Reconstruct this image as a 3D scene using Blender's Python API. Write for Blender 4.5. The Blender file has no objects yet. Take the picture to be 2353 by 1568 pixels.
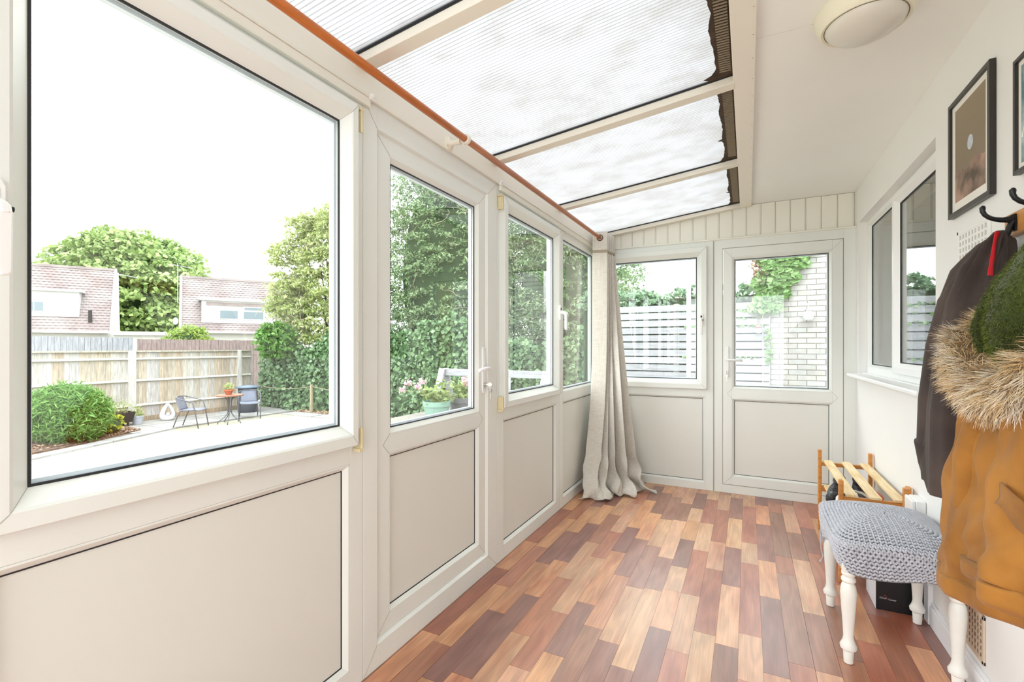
import bpy, bmesh, math, random
import numpy as np
from mathutils import Vector, Matrix, noise as mnoise
random.seed(7); rng = np.random.default_rng(7)
PI = math.pi
S = bpy.context.scene
C = S.collection
# ------------------------------------------------------------------ camera, sky, exposure
cam = bpy.data.objects.new('camera', bpy.data.cameras.new('camera')); C.objects.link(cam)
cam.location = (0, 0, 1.2)
cam.rotation_euler = (PI/2, 0, math.radians(26.523))
cam.data.lens = 16.6; cam.data.sensor_width = 36; cam.data.shift_y = 0.0051
cam.data.clip_start = 0.03; cam.data.clip_end = 300
S.camera = cam
S.view_settings.view_transform = 'Standard'; S.view_settings.look = 'None'
S.view_settings.gamma = 1; S.view_settings.use_curve_mapping = False
S.view_settings.exposure = 0.16
SKY = 6.0
W = bpy.data.worlds.new('world'); S.world = W; W.use_nodes = True
nt = W.node_tree; nt.nodes.clear()
wo = nt.nodes.new('ShaderNodeOutputWorld'); bg = nt.nodes.new('ShaderNodeBackground')
tc = nt.nodes.new('ShaderNodeTexCoord'); sx = nt.nodes.new('ShaderNodeSeparateXYZ')
rp = nt.nodes.new('ShaderNodeMapRange'); rp.inputs[1].default_value = -0.1; rp.inputs[2].default_value = 1.0
rp.inputs[3].default_value = 0.62 * SKY; rp.inputs[4].default_value = 1.25 * SKY
nt.links.new(tc.outputs['Generated'], sx.inputs[0]); nt.links.new(sx.outputs[2], rp.inputs[0])
nt.links.new(rp.outputs[0], bg.inputs['Strength']); bg.inputs['Color'].default_value = (0.94, 0.975, 1.0, 1)
nt.links.new(bg.outputs[0], wo.inputs[0])

# ------------------------------------------------------------------ materials
MATS = {}
def _nodes(name):
    m = bpy.data.materials.new(name); m.use_nodes = True
    n = m.node_tree.nodes; l = m.node_tree.links
    return m, n, l, n['Principled BSDF']
def rgb(r, g, b):   # sRGB 0..255 -> linear
    f = lambda c: (c/255/12.92) if c/255 <= .04045 else ((c/255+.055)/1.055)**2.4
    return (f(r), f(g), f(b), 1)
def mat(name, col, rough=.5, noise=0, nscale=8, metal=0, bump=0, bscale=60, stretch=(1, 1, 1), col2=None, sheen=0, spec=.5):
    if name in MATS: return MATS[name]
    m, n, l, b = _nodes(name)
    b.inputs['Base Color'].default_value = col; b.inputs['Roughness'].default_value = rough
    b.inputs['Metallic'].default_value = metal; b.inputs['Specular IOR Level'].default_value = spec
    if sheen: b.inputs['Sheen Weight'].default_value = sheen
    co = n.new('ShaderNodeTexCoord'); mp = n.new('ShaderNodeMapping'); mp.inputs['Scale'].default_value = stretch
    l.new(co.outputs['Object'], mp.inputs[0])
    if noise or col2:
        t = n.new('ShaderNodeTexNoise'); t.inputs['Scale'].default_value = nscale; t.inputs['Detail'].default_value = 5
        l.new(mp.outputs[0], t.inputs['Vector'])
        r = n.new('ShaderNodeValToRGB'); c2 = col2 or tuple(c*(1-noise) for c in col[:3])+(1,)
        r.color_ramp.elements[0].color = c2; r.color_ramp.elements[1].color = col
        r.color_ramp.elements[0].position = .35; r.color_ramp.elements[1].position = .62
        l.new(t.outputs['Fac'], r.inputs[0]); l.new(r.outputs[0], b.inputs['Base Color'])
    if bump:
        t2 = n.new('ShaderNodeTexNoise'); t2.inputs['Scale'].default_value = bscale; t2.inputs['Detail'].default_value = 3
        l.new(mp.outputs[0], t2.inputs['Vector'])
        bp = n.new('ShaderNodeBump'); bp.inputs['Strength'].default_value = bump; bp.inputs['Distance'].default_value = .01
        l.new(t2.outputs['Fac'], bp.inputs['Height']); l.new(bp.outputs[0], b.inputs['Normal'])
    MATS[name] = m; return m
PVC = mat('upvc', rgb(234, 237, 231), .28, noise=.03, nscale=2.5)
PANEL = mat('upvc_panel', rgb(229, 230, 222), .34, noise=.03, nscale=1.2)
CLAD = mat('cladding', rgb(238, 236, 224), .42)
SEAM = mat('seam', rgb(170, 165, 150), .7)
GASKET = mat('gasket', rgb(38, 40, 44), .6)
SPACER = mat('spacer', rgb(205, 212, 222), .35)
CREAM = mat('hinge_cream', rgb(226, 212, 170), .45)
WALL = mat('painted_wall', rgb(240, 239, 236), .6, noise=.015, nscale=3)
CEIL = mat('ceiling_paint', rgb(247, 247, 243), .7, noise=.02, nscale=2)
BEAM = mat('beam_paint', rgb(238, 232, 220), .45)
RAFT = mat('rafter_paint', rgb(234, 228, 214), .5)
WHITE = mat('white_plastic', rgb(242, 242, 240), .3)
SKIRT = mat('skirting_paint', rgb(240, 240, 242), .35)
DARKRUB = mat('dark_rubber', rgb(30, 30, 32), .7)
STEEL = mat('key_steel', rgb(190, 185, 175), .3, metal=1)
POLE = mat('pole_wood', rgb(196, 110, 48), .3, noise=.25, nscale=10, stretch=(6, .6, 6))
PINE = mat('pine', rgb(216, 146, 74), .45, noise=.25, nscale=9, stretch=(1, 1, 7))
PINEPALE = mat('pine_pale', rgb(236, 216, 172), .5, col2=rgb(222, 188, 130), nscale=7, stretch=(9, .8, 5))
BLACKF = mat('frame_black', rgb(42, 38, 34), .35)
MATB = mat('mount_board', rgb(238, 234, 226), .8)
BLACKM = mat('hook_black', rgb(28, 28, 30), .3, metal=.4)
FENCEW = None
def objcol_mat(name, rough=.6, noise=.35, nscale=6, stretch=(1, 1, 1), bump=.0, spec=.4, knots=False):
    """colour from each object's own colour, with grain"""
    m, n, l, b = _nodes(name)
    b.inputs['Roughness'].default_value = rough; b.inputs['Specular IOR Level'].default_value = spec
    oi = n.new('ShaderNodeObjectInfo'); co = n.new('ShaderNodeTexCoord'); mp = n.new('ShaderNodeMapping')
    mp.inputs['Scale'].default_value = stretch
    cx = n.new('ShaderNodeCombineXYZ'); mu = n.new('ShaderNodeMath'); mu.operation = 'MULTIPLY'; mu.inputs[1].default_value = 37
    l.new(oi.outputs['Random'], mu.inputs[0])
    for k in range(3): l.new(mu.outputs[0], cx.inputs[k])
    ad = n.new('ShaderNodeVectorMath'); ad.operation = 'ADD'
    l.new(co.outputs['Object'], mp.inputs[0]); l.new(mp.outputs[0], ad.inputs[0]); l.new(cx.outputs[0], ad.inputs[1])
    t = n.new('ShaderNodeTexNoise'); t.inputs['Scale'].default_value = nscale; t.inputs['Detail'].default_value = 6
    l.new(ad.outputs[0], t.inputs['Vector'])
    mr = n.new('ShaderNodeMapRange'); mr.inputs[1].default_value = .3; mr.inputs[2].default_value = .7
    mr.inputs[3].default_value = 1-noise; mr.inputs[4].default_value = 1+noise*.4
    l.new(t.outputs['Fac'], mr.inputs[0])
    vm = n.new('ShaderNodeVectorMath'); vm.operation = 'SCALE'
    l.new(oi.outputs['Color'], vm.inputs[0]); l.new(mr.outputs[0], vm.inputs['Scale'])
    l.new(vm.outputs[0], b.inputs['Base Color'])
    if bump:
        bp = n.new('ShaderNodeBump'); bp.inputs['Strength'].default_value = bump; bp.inputs['Distance'].default_value = .004
        l.new(t.outputs['Fac'], bp.inputs['Height']); l.new(bp.outputs[0], b.inputs['Normal'])
    return m
def glass_mat(name, f0=.05, tint=(.97, .985, .98, 1)):
    m = bpy.data.materials.new(name); m.use_nodes = True; n = m.node_tree.nodes; l = m.node_tree.links; n.clear()
    o = n.new('ShaderNodeOutputMaterial'); mx = n.new('ShaderNodeMixShader'); tr = n.new('ShaderNodeBsdfTransparent')
    gl = n.new('ShaderNodeBsdfGlossy'); gl.inputs['Roughness'].default_value = .0; gl.inputs['Color'].default_value = (1, 1, 1, 1)
    tr.inputs['Color'].default_value = tint
    g = n.new('ShaderNodeNewGeometry'); d = n.new('ShaderNodeVectorMath'); d.operation = 'DOT_PRODUCT'
    l.new(g.outputs['Incoming'], d.inputs[0]); l.new(g.outputs['Normal'], d.inputs[1])
    ab = n.new('ShaderNodeMath'); ab.operation = 'ABSOLUTE'; l.new(d.outputs['Value'], ab.inputs[0])
    su = n.new('ShaderNodeMath'); su.operation = 'SUBTRACT'; su.inputs[0].default_value = 1; l.new(ab.outputs[0], su.inputs[1])
    pw = n.new('ShaderNodeMath'); pw.operation = 'POWER'; pw.inputs[1].default_value = 5; l.new(su.outputs[0], pw.inputs[0])
    ma = n.new('ShaderNodeMath'); ma.operation = 'MULTIPLY_ADD'; ma.inputs[1].default_value = 1-f0; ma.inputs[2].default_value = f0
    l.new(pw.outputs[0], ma.inputs[0]); l.new(ma.outputs[0], mx.inputs[0]); l.new(tr.outputs[0], mx.inputs[1]); l.new(gl.outputs[0], mx.inputs[2])
    l.new(mx.outputs[0], o.inputs[0]); return m
GLASS = glass_mat('window_glass')
GLASS2 = glass_mat('house_window_glass', f0=.12, tint=(.8, .82, .8, 1))
def leaf_mat(name, c1, c2, trans=.35, rough=.45):
    m, n, l, b = _nodes(name); b.inputs['Roughness'].default_value = rough; b.inputs['Specular IOR Level'].default_value = .35
    g = n.new('ShaderNodeNewGeometry'); r = n.new('ShaderNodeValToRGB')
    r.color_ramp.elements[0].color = c1; r.color_ramp.elements[1].color = c2
    l.new(g.outputs['Random Per Island'], r.inputs[0]); l.new(r.outputs[0], b.inputs['Base Color'])
    t = n.new('ShaderNodeBsdfTranslucent'); mx = n.new('ShaderNodeMixShader'); mx.inputs[0].default_value = trans
    l.new(r.outputs[0], t.inputs['Color']); l.new(b.outputs[0], mx.inputs[1]); l.new(t.outputs[0], mx.inputs[2])
    l.new(mx.outputs[0], n['Material Output'].inputs[0]); return m

# ------------------------------------------------------------------ mesh builder and scene helpers
class MB:
    def __init__(s, xf=None): s.v = []; s.f = []; s.xf = xf
    def add(s, vs, fs):
        k = len(s.v)
        if s.xf: vs = [s.xf(*p) for p in vs]
        s.v += [tuple(p) for p in vs]; s.f += [tuple(i+k for i in f) for f in fs]; return s
    def box(s, x0, x1, y0, y1, z0, z1):
        return s.add([(x, y, z) for x in (x0, x1) for y in (y0, y1) for z in (z0, z1)],
                     [(0, 1, 3, 2), (4, 6, 7, 5), (0, 4, 5, 1), (2, 3, 7, 6), (0, 2, 6, 4), (1, 5, 7, 3)])
    def bar(s, p, q, w, h, up=(0, 0, 1)):
        p, q, up = Vector(p), Vector(q), Vector(up); d = (q-p).normalized(); r = d.cross(up)
        if r.length < 1e-4: r = d.cross(Vector((1, 0, 0)))
        r.normalize(); u = r.cross(d).normalized()
        vs = [c + r*a*w/2 + u*b*h/2 for c in (p, q) for a in (-1, 1) for b in (-1, 1)]
        return s.add(vs, [(0, 1, 3, 2), (4, 6, 7, 5), (0, 4, 5, 1), (2, 3, 7, 6), (0, 2, 6, 4), (1, 5, 7, 3)])
    def tube(s, pts, r, n=10, cap=True, closed=False, flat=1.0):
        pts = [Vector(p) for p in pts]; m = len(pts); rr = r if hasattr(r, '__len__') else [r]*m
        vs = []; prev = None
        for i, p in enumerate(pts):
            if closed: d = pts[(i+1) % m]-pts[i-1]
            else: d = (pts[min(i+1, m-1)]-pts[max(i-1, 0)])
            d.normalize()
            if prev is None:
                a = d.orthogonal().normalized()
            else:
                a = prev - d*prev.dot(d); a = a.normalized() if a.length > 1e-6 else d.orthogonal().normalized()
            prev = a; b = d.cross(a)
            for k in range(n):
                t = 2*PI*k/n; vs.append(p + a*math.cos(t)*rr[i] + b*math.sin(t)*rr[i]*flat)
        fs = []
        for i in range(m if closed else m-1):
            j = (i+1) % m
            for k in range(n): fs.append((i*n+k, i*n+(k+1) % n, j*n+(k+1) % n, j*n+k))
        if cap and not closed: fs += [tuple(range(n))[::-1], tuple(range((m-1)*n, m*n))]
        return s.add(vs, fs)
    def lathe(s, prof, c=(0, 0, 0), n=24, axis='z', cap=True):
        vs = []
        for r, h in prof:
            for k in range(n):
                t = 2*PI*k/n; a, b = r*math.cos(t), r*math.sin(t)
                vs.append((c[0]+a, c[1]+b, c[2]+h) if axis == 'z' else ((c[0]+h, c[1]+a, c[2]+b) if axis == 'x' else (c[0]+a, c[1]+h, c[2]+b)))
        fs = [(i*n+k, i*n+(k+1) % n, (i+1)*n+(k+1) % n, (i+1)*n+k) for i in range(len(prof)-1) for k in range(n)]
        if cap: fs += [tuple(range(n))[::-1], tuple(range((len(prof)-1)*n, len(prof)*n))]
        return s.add(vs, fs)
    def prism(s, poly, fn0, fn1):
        n = len(poly)
        return s.add([fn0(*p) for p in poly]+[fn1(*p) for p in poly],
                     [tuple(range(n))[::-1], tuple(range(n, 2*n))]+[(i, (i+1) % n, n+(i+1) % n, n+i) for i in range(n)])
    def grid(s, rows, closed=False, caps=False):
        m = len(rows[0]); vs = [p for r in rows for p in r]; fs = []
        for i in range(len(rows)-1):
            for k in range(m if closed else m-1): fs.append((i*m+k, i*m+(k+1) % m, (i+1)*m+(k+1) % m, (i+1)*m+k))
        if caps: fs += [tuple(range(m))[::-1], tuple(range((len(rows)-1)*m, len(rows)*m))]
        return s.add(vs, fs)
    def ellipsoid(s, c, r, nu=8, nv=5, rot=None):
        vs = []; 
        for i in range(nv+1):
            ph = PI*i/nv
            for k in range(nu):
                t = 2*PI*k/nu; p = Vector((r[0]*math.sin(ph)*math.cos(t), r[1]*math.sin(ph)*math.sin(t), r[2]*math.cos(ph)))
                if rot: p = rot @ p
                vs.append(p+Vector(c))
        return s.add(vs, [(i*nu+k, (i+1)*nu+k, (i+1)*nu+(k+1) % nu, i*nu+(k+1) % nu) for i in range(nv) for k in range(nu)])
ORG = {}
def empty(name, loc, label=None, cat=None, group=None, kind=None, rz=0):
    o = bpy.data.objects.new(name, None); C.objects.link(o); o.location = loc; o.rotation_euler = (0, 0, rz)
    o.empty_display_size = .1; ORG[o.name] = Vector(loc); tag(o, label, cat, group, kind); return o
def tag(o, label=None, cat=None, group=None, kind=None):
    for k, v in (('label', label), ('category', cat), ('group', group), ('kind', kind)):
        if v: o[k] = v
    return o
def finish(me, smooth, recalc=True):
    if recalc:
        bm = bmesh.new(); bm.from_mesh(me); bmesh.ops.recalc_face_normals(bm, faces=bm.faces); bm.to_mesh(me); bm.free()
    if smooth:
        me.shade_smooth()
def obj(name, mb, m, parent=None, local=False, smooth=False, bevel=0, origin=None, color=None, subsurf=0, label=None, kind=None, solid=0, recalc=True, autos=False):
    me = bpy.data.meshes.new(name)
    if parent is not None: org = Vector((0, 0, 0)) if local else ORG[parent.name]
    else:
        if origin is None:
            xs = list(zip(*mb.v)); origin = ((min(xs[0])+max(xs[0]))/2, (min(xs[1])+max(xs[1]))/2, min(xs[2]))
        org = Vector(origin)
    me.from_pydata([(p[0]-org.x, p[1]-org.y, p[2]-org.z) for p in mb.v], [], mb.f)
    finish(me, smooth, recalc)
    if autos: me.set_sharp_from_angle(angle=math.radians(40))
    for mm in (m if isinstance(m, (list, tuple)) else [m]): me.materials.append(mm)
    o = bpy.data.objects.new(name, me); C.objects.link(o)
    if parent is not None: o.parent = parent; ORG[o.name] = ORG[parent.name]
    else: o.location = org; ORG[o.name] = org
    if color: o.color = color
    if solid:
        md = o.modifiers.new('s', 'SOLIDIFY'); md.thickness = solid; md.offset = 0
    if bevel:
        md = o.modifiers.new('b', 'BEVEL'); md.width = bevel; md.segments = 2; md.limit_method = 'ANGLE'; md.angle_limit = math.radians(40)
    if subsurf:
        md = o.modifiers.new('u', 'SUBSURF'); md.levels = subsurf; md.render_levels = subsurf
    if label: o['label'] = label
    if kind: o['kind'] = kind
    return o
def copy_tree(o, parent=None):
    c = o.copy(); C.objects.link(c); c.parent = parent
    for ch in list(o.children): copy_tree(ch, c)
    return c
def npmesh(name, V, F, m, parent=None, origin=None, kind=None, label=None, smooth=False):
    """V (N,3) and quads/tris F (M,k) in world coordinates"""
    V = np.asarray(V, dtype=np.float64); F = np.asarray(F)
    if parent is not None: org = np.array(ORG[parent.name])
    else: org = np.array(origin if origin is not None else [V[:, 0].mean(), V[:, 1].mean(), V[:, 2].min()])
    me = bpy.data.meshes.new(name); me.vertices.add(len(V)); me.vertices.foreach_set('co', (V-org).ravel().astype(np.float32))
    k = F.shape[1]; me.loops.add(F.size); me.loops.foreach_set('vertex_index', F.ravel().astype(np.int32))
    me.polygons.add(len(F)); me.polygons.foreach_set('loop_start', np.arange(0, F.size, k, dtype=np.int32))
    me.polygons.foreach_set('loop_total', np.full(len(F), k, dtype=np.int32))
    me.update(calc_edges=True); me.validate()
    if smooth: me.shade_smooth()
    me.materials.append(m)
    o = bpy.data.objects.new(name, me); C.objects.link(o)
    if parent is not None: o.parent = parent; ORG[o.name] = ORG[parent.name]
    else: o.location = org; ORG[o.name] = Vector(org)
    tag(o, label, None, None, kind); return o
def leaves(P, size, aspect=.5, up=.3, outward=None, fold=.25):
    """folded diamond leaf per point"""
    n = len(P); size = np.broadcast_to(size, (n,))*rng.uniform(.7, 1.3, n)
    N = rng.normal(size=(n, 3)); N[:, 2] += up*2
    if outward is not None: N += outward
    N /= np.linalg.norm(N, axis=1)[:, None]
    A = np.cross(N, rng.normal(size=(n, 3))); A /= np.linalg.norm(A, axis=1)[:, None]
    B = np.cross(N, A)
    s = size[:, None]
    v0 = P-A*s*.5; v1 = P+B*s*aspect*.5+N*s*fold*.3; v2 = P+A*s*.5; v3 = P-B*s*aspect*.5+N*s*fold*.3
    V = np.stack([v0, v1, v2, v3], 1).reshape(-1, 3)
    i = np.arange(n)*4
    F = np.concatenate([np.stack([i, i+1, i+2], 1), np.stack([i, i+2, i+3], 1)])
    return V, F
def clumps(centers, radii, per, squash=.7):
    out = []; o2 = []
    for c, r in zip(centers, radii):
        d = rng.normal(size=(per, 3)); d /= np.linalg.norm(d, axis=1)[:, None]; d[:, 2] = np.abs(d[:, 2])*1.1-.35
        rad = r*rng.uniform(.55, 1.05, per)[:, None]
        out.append(np.array(c)+d*rad*np.array([1, 1, squash])); o2.append(d)
    return np.concatenate(out), np.concatenate(o2)
def ellip_centers(c, r, n, zmin=-.6, shell=.75):
    d = rng.normal(size=(n*3, 3)); d /= np.linalg.norm(d, axis=1)[:, None]; d = d[d[:, 2] > zmin][:n]
    return np.array(c)+d*np.array(r)*rng.uniform(shell, 1.0, len(d))[:, None]

# ------------------------------------------------------------------ floor
def plank_mat():
    m, n, l, b = _nodes('floor_vinyl'); b.inputs['Roughness'].default_value = .3; b.inputs['Specular IOR Level'].default_value = 1.0; b.inputs['Coat Weight'].default_value = .35; b.inputs['Coat Roughness'].default_value = .45
    oi = n.new('ShaderNodeObjectInfo'); co = n.new('ShaderNodeTexCoord')
    mu = n.new('ShaderNodeMath'); mu.operation = 'MULTIPLY'; mu.inputs[1].default_value = 53; l.new(oi.outputs['Random'], mu.inputs[0])
    cx = n.new('ShaderNodeCombineXYZ')
    for k in range(3): l.new(mu.outputs[0], cx.inputs[k])
    def coords(sc):
        mp = n.new('ShaderNodeMapping'); mp.inputs['Scale'].default_value = sc; l.new(co.outputs['Object'], mp.inputs[0])
        ad = n.new('ShaderNodeVectorMath'); ad.operation = 'ADD'; l.new(mp.outputs[0], ad.inputs[0]); l.new(cx.outputs[0], ad.inputs[1]); return ad
    # cathedral bands
    c1 = coords((9, 1.5, 1)); nz = n.new('ShaderNodeTexNoise'); nz.inputs['Scale'].default_value = 1.3; nz.inputs['Detail'].default_value = 2
    l.new(c1.outputs[0], nz.inputs['Vector'])
    ml = n.new('ShaderNodeMath'); ml.operation = 'MULTIPLY'; ml.inputs[1].default_value = 30; l.new(nz.outputs['Fac'], ml.inputs[0])
    sn = n.new('ShaderNodeMath'); sn.operation = 'SINE'; l.new(ml.outputs[0], sn.inputs[0])
    c2 = coords((90, 2.2, 1)); n2 = n.new('ShaderNodeTexNoise'); n2.inputs['Scale'].default_value = 2; n2.inputs['Detail'].default_value = 6; n2.inputs['Roughness'].default_value = .65
    l.new(c2.outputs[0], n2.inputs['Vector'])
    m1 = n.new('ShaderNodeMapRange'); m1.inputs[1].default_value = -1; m1.inputs[2].default_value = 1; m1.inputs[3].default_value = .88; m1.inputs[4].default_value = 1.07
    l.new(sn.outputs[0], m1.inputs[0])
    m2 = n.new('ShaderNodeMapRange'); m2.inputs[1].default_value = .25; m2.inputs[2].default_value = .75; m2.inputs[3].default_value = .76; m2.inputs[4].default_value = 1.2
    l.new(n2.outputs['Fac'], m2.inputs[0])
    mm = n.new('ShaderNodeMath'); mm.operation = 'MULTIPLY'; l.new(m1.outputs[0], mm.inputs[0]); l.new(m2.outputs[0], mm.inputs[1])
    vm = n.new('ShaderNodeVectorMath'); vm.operation = 'SCALE'; l.new(oi.outputs['Color'], vm.inputs[0]); l.new(mm.outputs[0], vm.inputs['Scale'])
    # colour drift along the grain
    c3 = coords((14, 3, 1)); n3 = n.new('ShaderNodeTexNoise'); n3.inputs['Scale'].default_value = 1.0; l.new(c3.outputs[0], n3.inputs['Vector'])
    mx = n.new('ShaderNodeMix'); mx.data_type = 'RGBA'; mx.blend_type = 'MULTIPLY'
    m3 = n.new('ShaderNodeMapRange'); m3.inputs[1].default_value = .45; m3.inputs[2].default_value = .75; m3.inputs[4].default_value = .6
    l.new(n3.outputs['Fac'], m3.inputs[0]); l.new(m3.outputs[0], mx.inputs[0]); l.new(vm.outputs[0], mx.inputs[6]); mx.inputs[7].default_value = rgb(205, 150, 130)
    l.new(mx.outputs[2], b.inputs['Base Color'])
    mr = n.new('ShaderNodeMapRange'); mr.inputs[3].default_value = .30; mr.inputs[4].default_value = .42; l.new(n2.outputs['Fac'], mr.inputs[0]); l.new(mr.outputs[0], b.inputs['Roughness'])
    return m
PLANK = plank_mat()
XL, XR, YE, YB = -1.235, .715, 4.244, -1.5
floor = obj('floor', MB().box(XL-.08, XR+.02, YB, YE+.06, -.12, -.004), mat('underlay', rgb(70, 45, 32), .8)); floor['kind'] = 'structure'
TONES = {'l': rgb(212, 154, 110), 'm': rgb(180, 118, 90), 'r': rgb(172, 102, 74), 'd': rgb(148, 102, 88), 'p': rgb(216, 168, 130), 'g': rgb(158, 112, 92)}
PW, PER = .0855, 1.027     # strip width and pattern repeat; per strip: where planks end within the repeat, and the tone of the plank before each end
known = {-15: '35g 88m', -14: '20r 59l', -13: '04l 55m', -12: '36l 85d', -11: '02d 43l', -10: '25m 75p', -9: '56p 97m', -8: '07d 69l', -7: '41l 93g', -6: '32p 86g', -5: '34p 73g',
         -4: '02d 37l 65p', -3: '37p 92m', -2: '07p 70m', -1: '02d 55p', 0: '14p 86m', 1: '51d 94l', 2: '02m 81g', 3: '01p 44g', 4: '14m 57d', 5: '30r 80l', 6: '05d 55r', 7: '35l 90r', 8: '10m 60d', 9: '45l 85r'}
meshes = {}; pk = 0
for col in range(-15, 10):
    x0 = -.033+PW*col; x1 = x0+PW
    cx0, cx1 = max(x0, XL-.02), min(x1, XR)
    if cx1-cx0 < .01: continue
    ends = [(int(q[:2])/100, q[2]) for q in known[col].split()]
    segs = [(ends[i-1][0]-(PER if i == 0 else 0), ends[i][0], ends[i][1]) for i in range(len(ends))]; per = PER
    for k in range(-6, 6):
        for a, b_, t in segs:
            ya, yb = max(a+k*per, .35), min(b_+k*per, YE+.02)
            if yb-ya < .02: continue
            key = (round(cx1-cx0, 3), round(yb-ya, 3))
            if key not in meshes:
                w, L = key; g = .0006
                mb = MB().box(-w/2+g, w/2-g, g, L-g, 0, .004)
                me = bpy.data.meshes.new('plank'); me.from_pydata(mb.v, [], mb.f); me.materials.append(PLANK); meshes[key] = me
            o = bpy.data.objects.new('plank', meshes[key]); C.objects.link(o); o.parent = floor
            o.location = Vector(((cx0+cx1)/2, ya, -.004))-floor.location
            j = random.uniform(.86, 1.12); c = TONES[t]; o.color = (c[0]*j, c[1]*j*random.uniform(.94, 1.06), c[2]*j*random.uniform(.94, 1.08), 1); pk += 1
mb = MB()
for i in range(22):
    mb.box(XL+i*.0886, XL+i*.0886+.087, YB+.01, .349, -.004, 0)
o = obj('far_boards', mb, PLANK, floor, kind='stuff'); o.color = TONES['m']
# skirting on the right
def struct(name, mb, m, **k):
    o = obj(name, mb, m, **k); o['kind'] = 'structure'; return o
sk = MB()
for y0, y1 in ((YB, 2.62), (2.70, YE)):
    sk.box(XR-.016, XR, y0, y1, 0, .085); sk.box(XR-.010, XR, y0, y1, .085, .1)
sk.box(XR-.02, XR, 2.62, 2.70, 0, .17)
struct('baseboard_right', sk, SKIRT, bevel=.003)

# ------------------------------------------------------------------ walls and window joinery
def mL(a, b, d): return (XL+d, a, b)          # left wall: a along Y, b up, d into the room
def mE(a, b, d): return (a, YE-d, b)          # end wall
XW = XR+.05
def mR(a, b, d): return (XW-d, a, b)          # window in the right wall
def ring(mb, o, i, prof, seam=None):
    cs = [((o[0], o[2]), (i[0], i[2])), ((o[1], o[2]), (i[1], i[2])), ((o[1], o[3]), (i[1], i[3])), ((o[0], o[3]), (i[0], i[3]))]
    n = len(prof); vs = []
    for (oa, ob), (ia, ib) in cs:
        for t, d in prof: vs.append((oa+(ia-oa)*t, ob+(ib-ob)*t, d))
    fs = [(j*n+k, j*n+(k+1) % n, ((j+1) % 4)*n+(k+1) % n, ((j+1) % 4)*n+k) for j in range(4) for k in range(n)]
    mb.add(vs, fs)
    if seam is not None:
        for (oa, ob), (ia, ib) in cs:
            pts = [(oa+(ia-oa)*t, ob+(ib-ob)*t, d) for t, d in prof if d > -.014]
            pts = [seam_xf(seam, p) for p in pts]
            save = seam.xf; seam.xf = None; seam.tube(pts, .0009, 4); seam.xf = save
def seam_xf(mb, p): return mb.xf(*p) if mb.xf else p
SASH = [(0, -.055), (0, .031), (.05, .036), (.5, .036), (.58, .032), (1, -.004), (1, -.03), (.93, -.055)]
BEAD = [(0, -.05), (0, 0), (.25, 0), (1, -.016), (1, -.05)]
def dshift(prof, s): return [(t, d+s) for t, d in prof]
def pane(parent, xf, r, d=-.008, m=None, name='pane', th=.004):
    a0, a1, b0, b1 = r; mb = MB(xf)
    mb.add([(a, b, dd) for a in (a0-.006, a1+.006) for b in (b0-.006, b1+.006) for dd in (d-th, d)],
           [(0, 1, 3, 2), (4, 6, 7, 5), (0, 4, 5, 1), (2, 3, 7, 6), (0, 2, 6, 4), (1, 5, 7, 3)])
    return obj(name, mb, m or GLASS, parent)
def gasket(parent, xf, r, d, w=.004, m=None, name='gasket'):
    mb = MB(xf); i = (r[0]+w, r[1]-w, r[2]+w, r[3]-w)
    ring(mb, (r[0]-.002, r[1]+.002, r[2]-.002, r[3]+.002), i, [(0, d-.003), (0, d+.002), (1, d+.0015), (1, d-.003)])
    return obj(name, mb, m or GASKET, parent)
def frame_bars(mb, o, ops, d0, d1):
    """bars of one leaf or frame around a stack of openings that share a0,a1"""
    a0, a1, b0, b1 = o; ia0, ia1 = ops[0][0], ops[0][1]
    mb.box(a0, ia0, b0, b1, d0, d1); mb.box(ia1, a1, b0, b1, d0, d1)
    zs = [b0]+[z for op in sorted(ops, key=lambda q: q[2]) for z in (op[2], op[3])]+[b1]
    for k in range(0, len(zs), 2): mb.box(ia0, ia1, zs[k], zs[k+1], d0, d1)
def solid_panel(parent, xf, op, d, beadw=.02):
    """beaded flat panel filling opening op of a frame whose face is at d"""
    i = (op[0]+beadw, op[1]-beadw, op[2]+beadw, op[3]-beadw); sm = MB(xf)
    mb = MB(xf); ring(mb, op, i, dshift(BEAD, d), sm); obj('bead', mb, PVC, parent); obj('mitre_seam', sm, SEAM, parent)
    p = MB(xf).box(i[0]-.01, i[1]+.01, i[2]-.01, i[3]+.01, d-.05, d-.018); obj('panel', p, PANEL, parent)
    gasket(parent, xf, i, d-.0172, .003)
def fixed_glass(parent, xf, op, d, beadw=.022):
    i = (op[0]+beadw, op[1]-beadw, op[2]+beadw, op[3]-beadw); sm = MB(xf)
    mb = MB(xf); ring(mb, op, i, dshift(BEAD, d), sm); obj('bead', mb, PVC, parent); obj('mitre_seam', sm, SEAM, parent)
    pane(parent, xf, i, d-.02); gasket(parent, xf, i, d-.0175, .004)
    mb = MB(xf); ring(mb, i, (i[0]+.010, i[1]-.010, i[2]+.010, i[3]-.010), [(0, d-.046), (0, d-.03), (1, d-.03), (1, d-.046)]); obj('spacer', mb, SPACER, parent)
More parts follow.
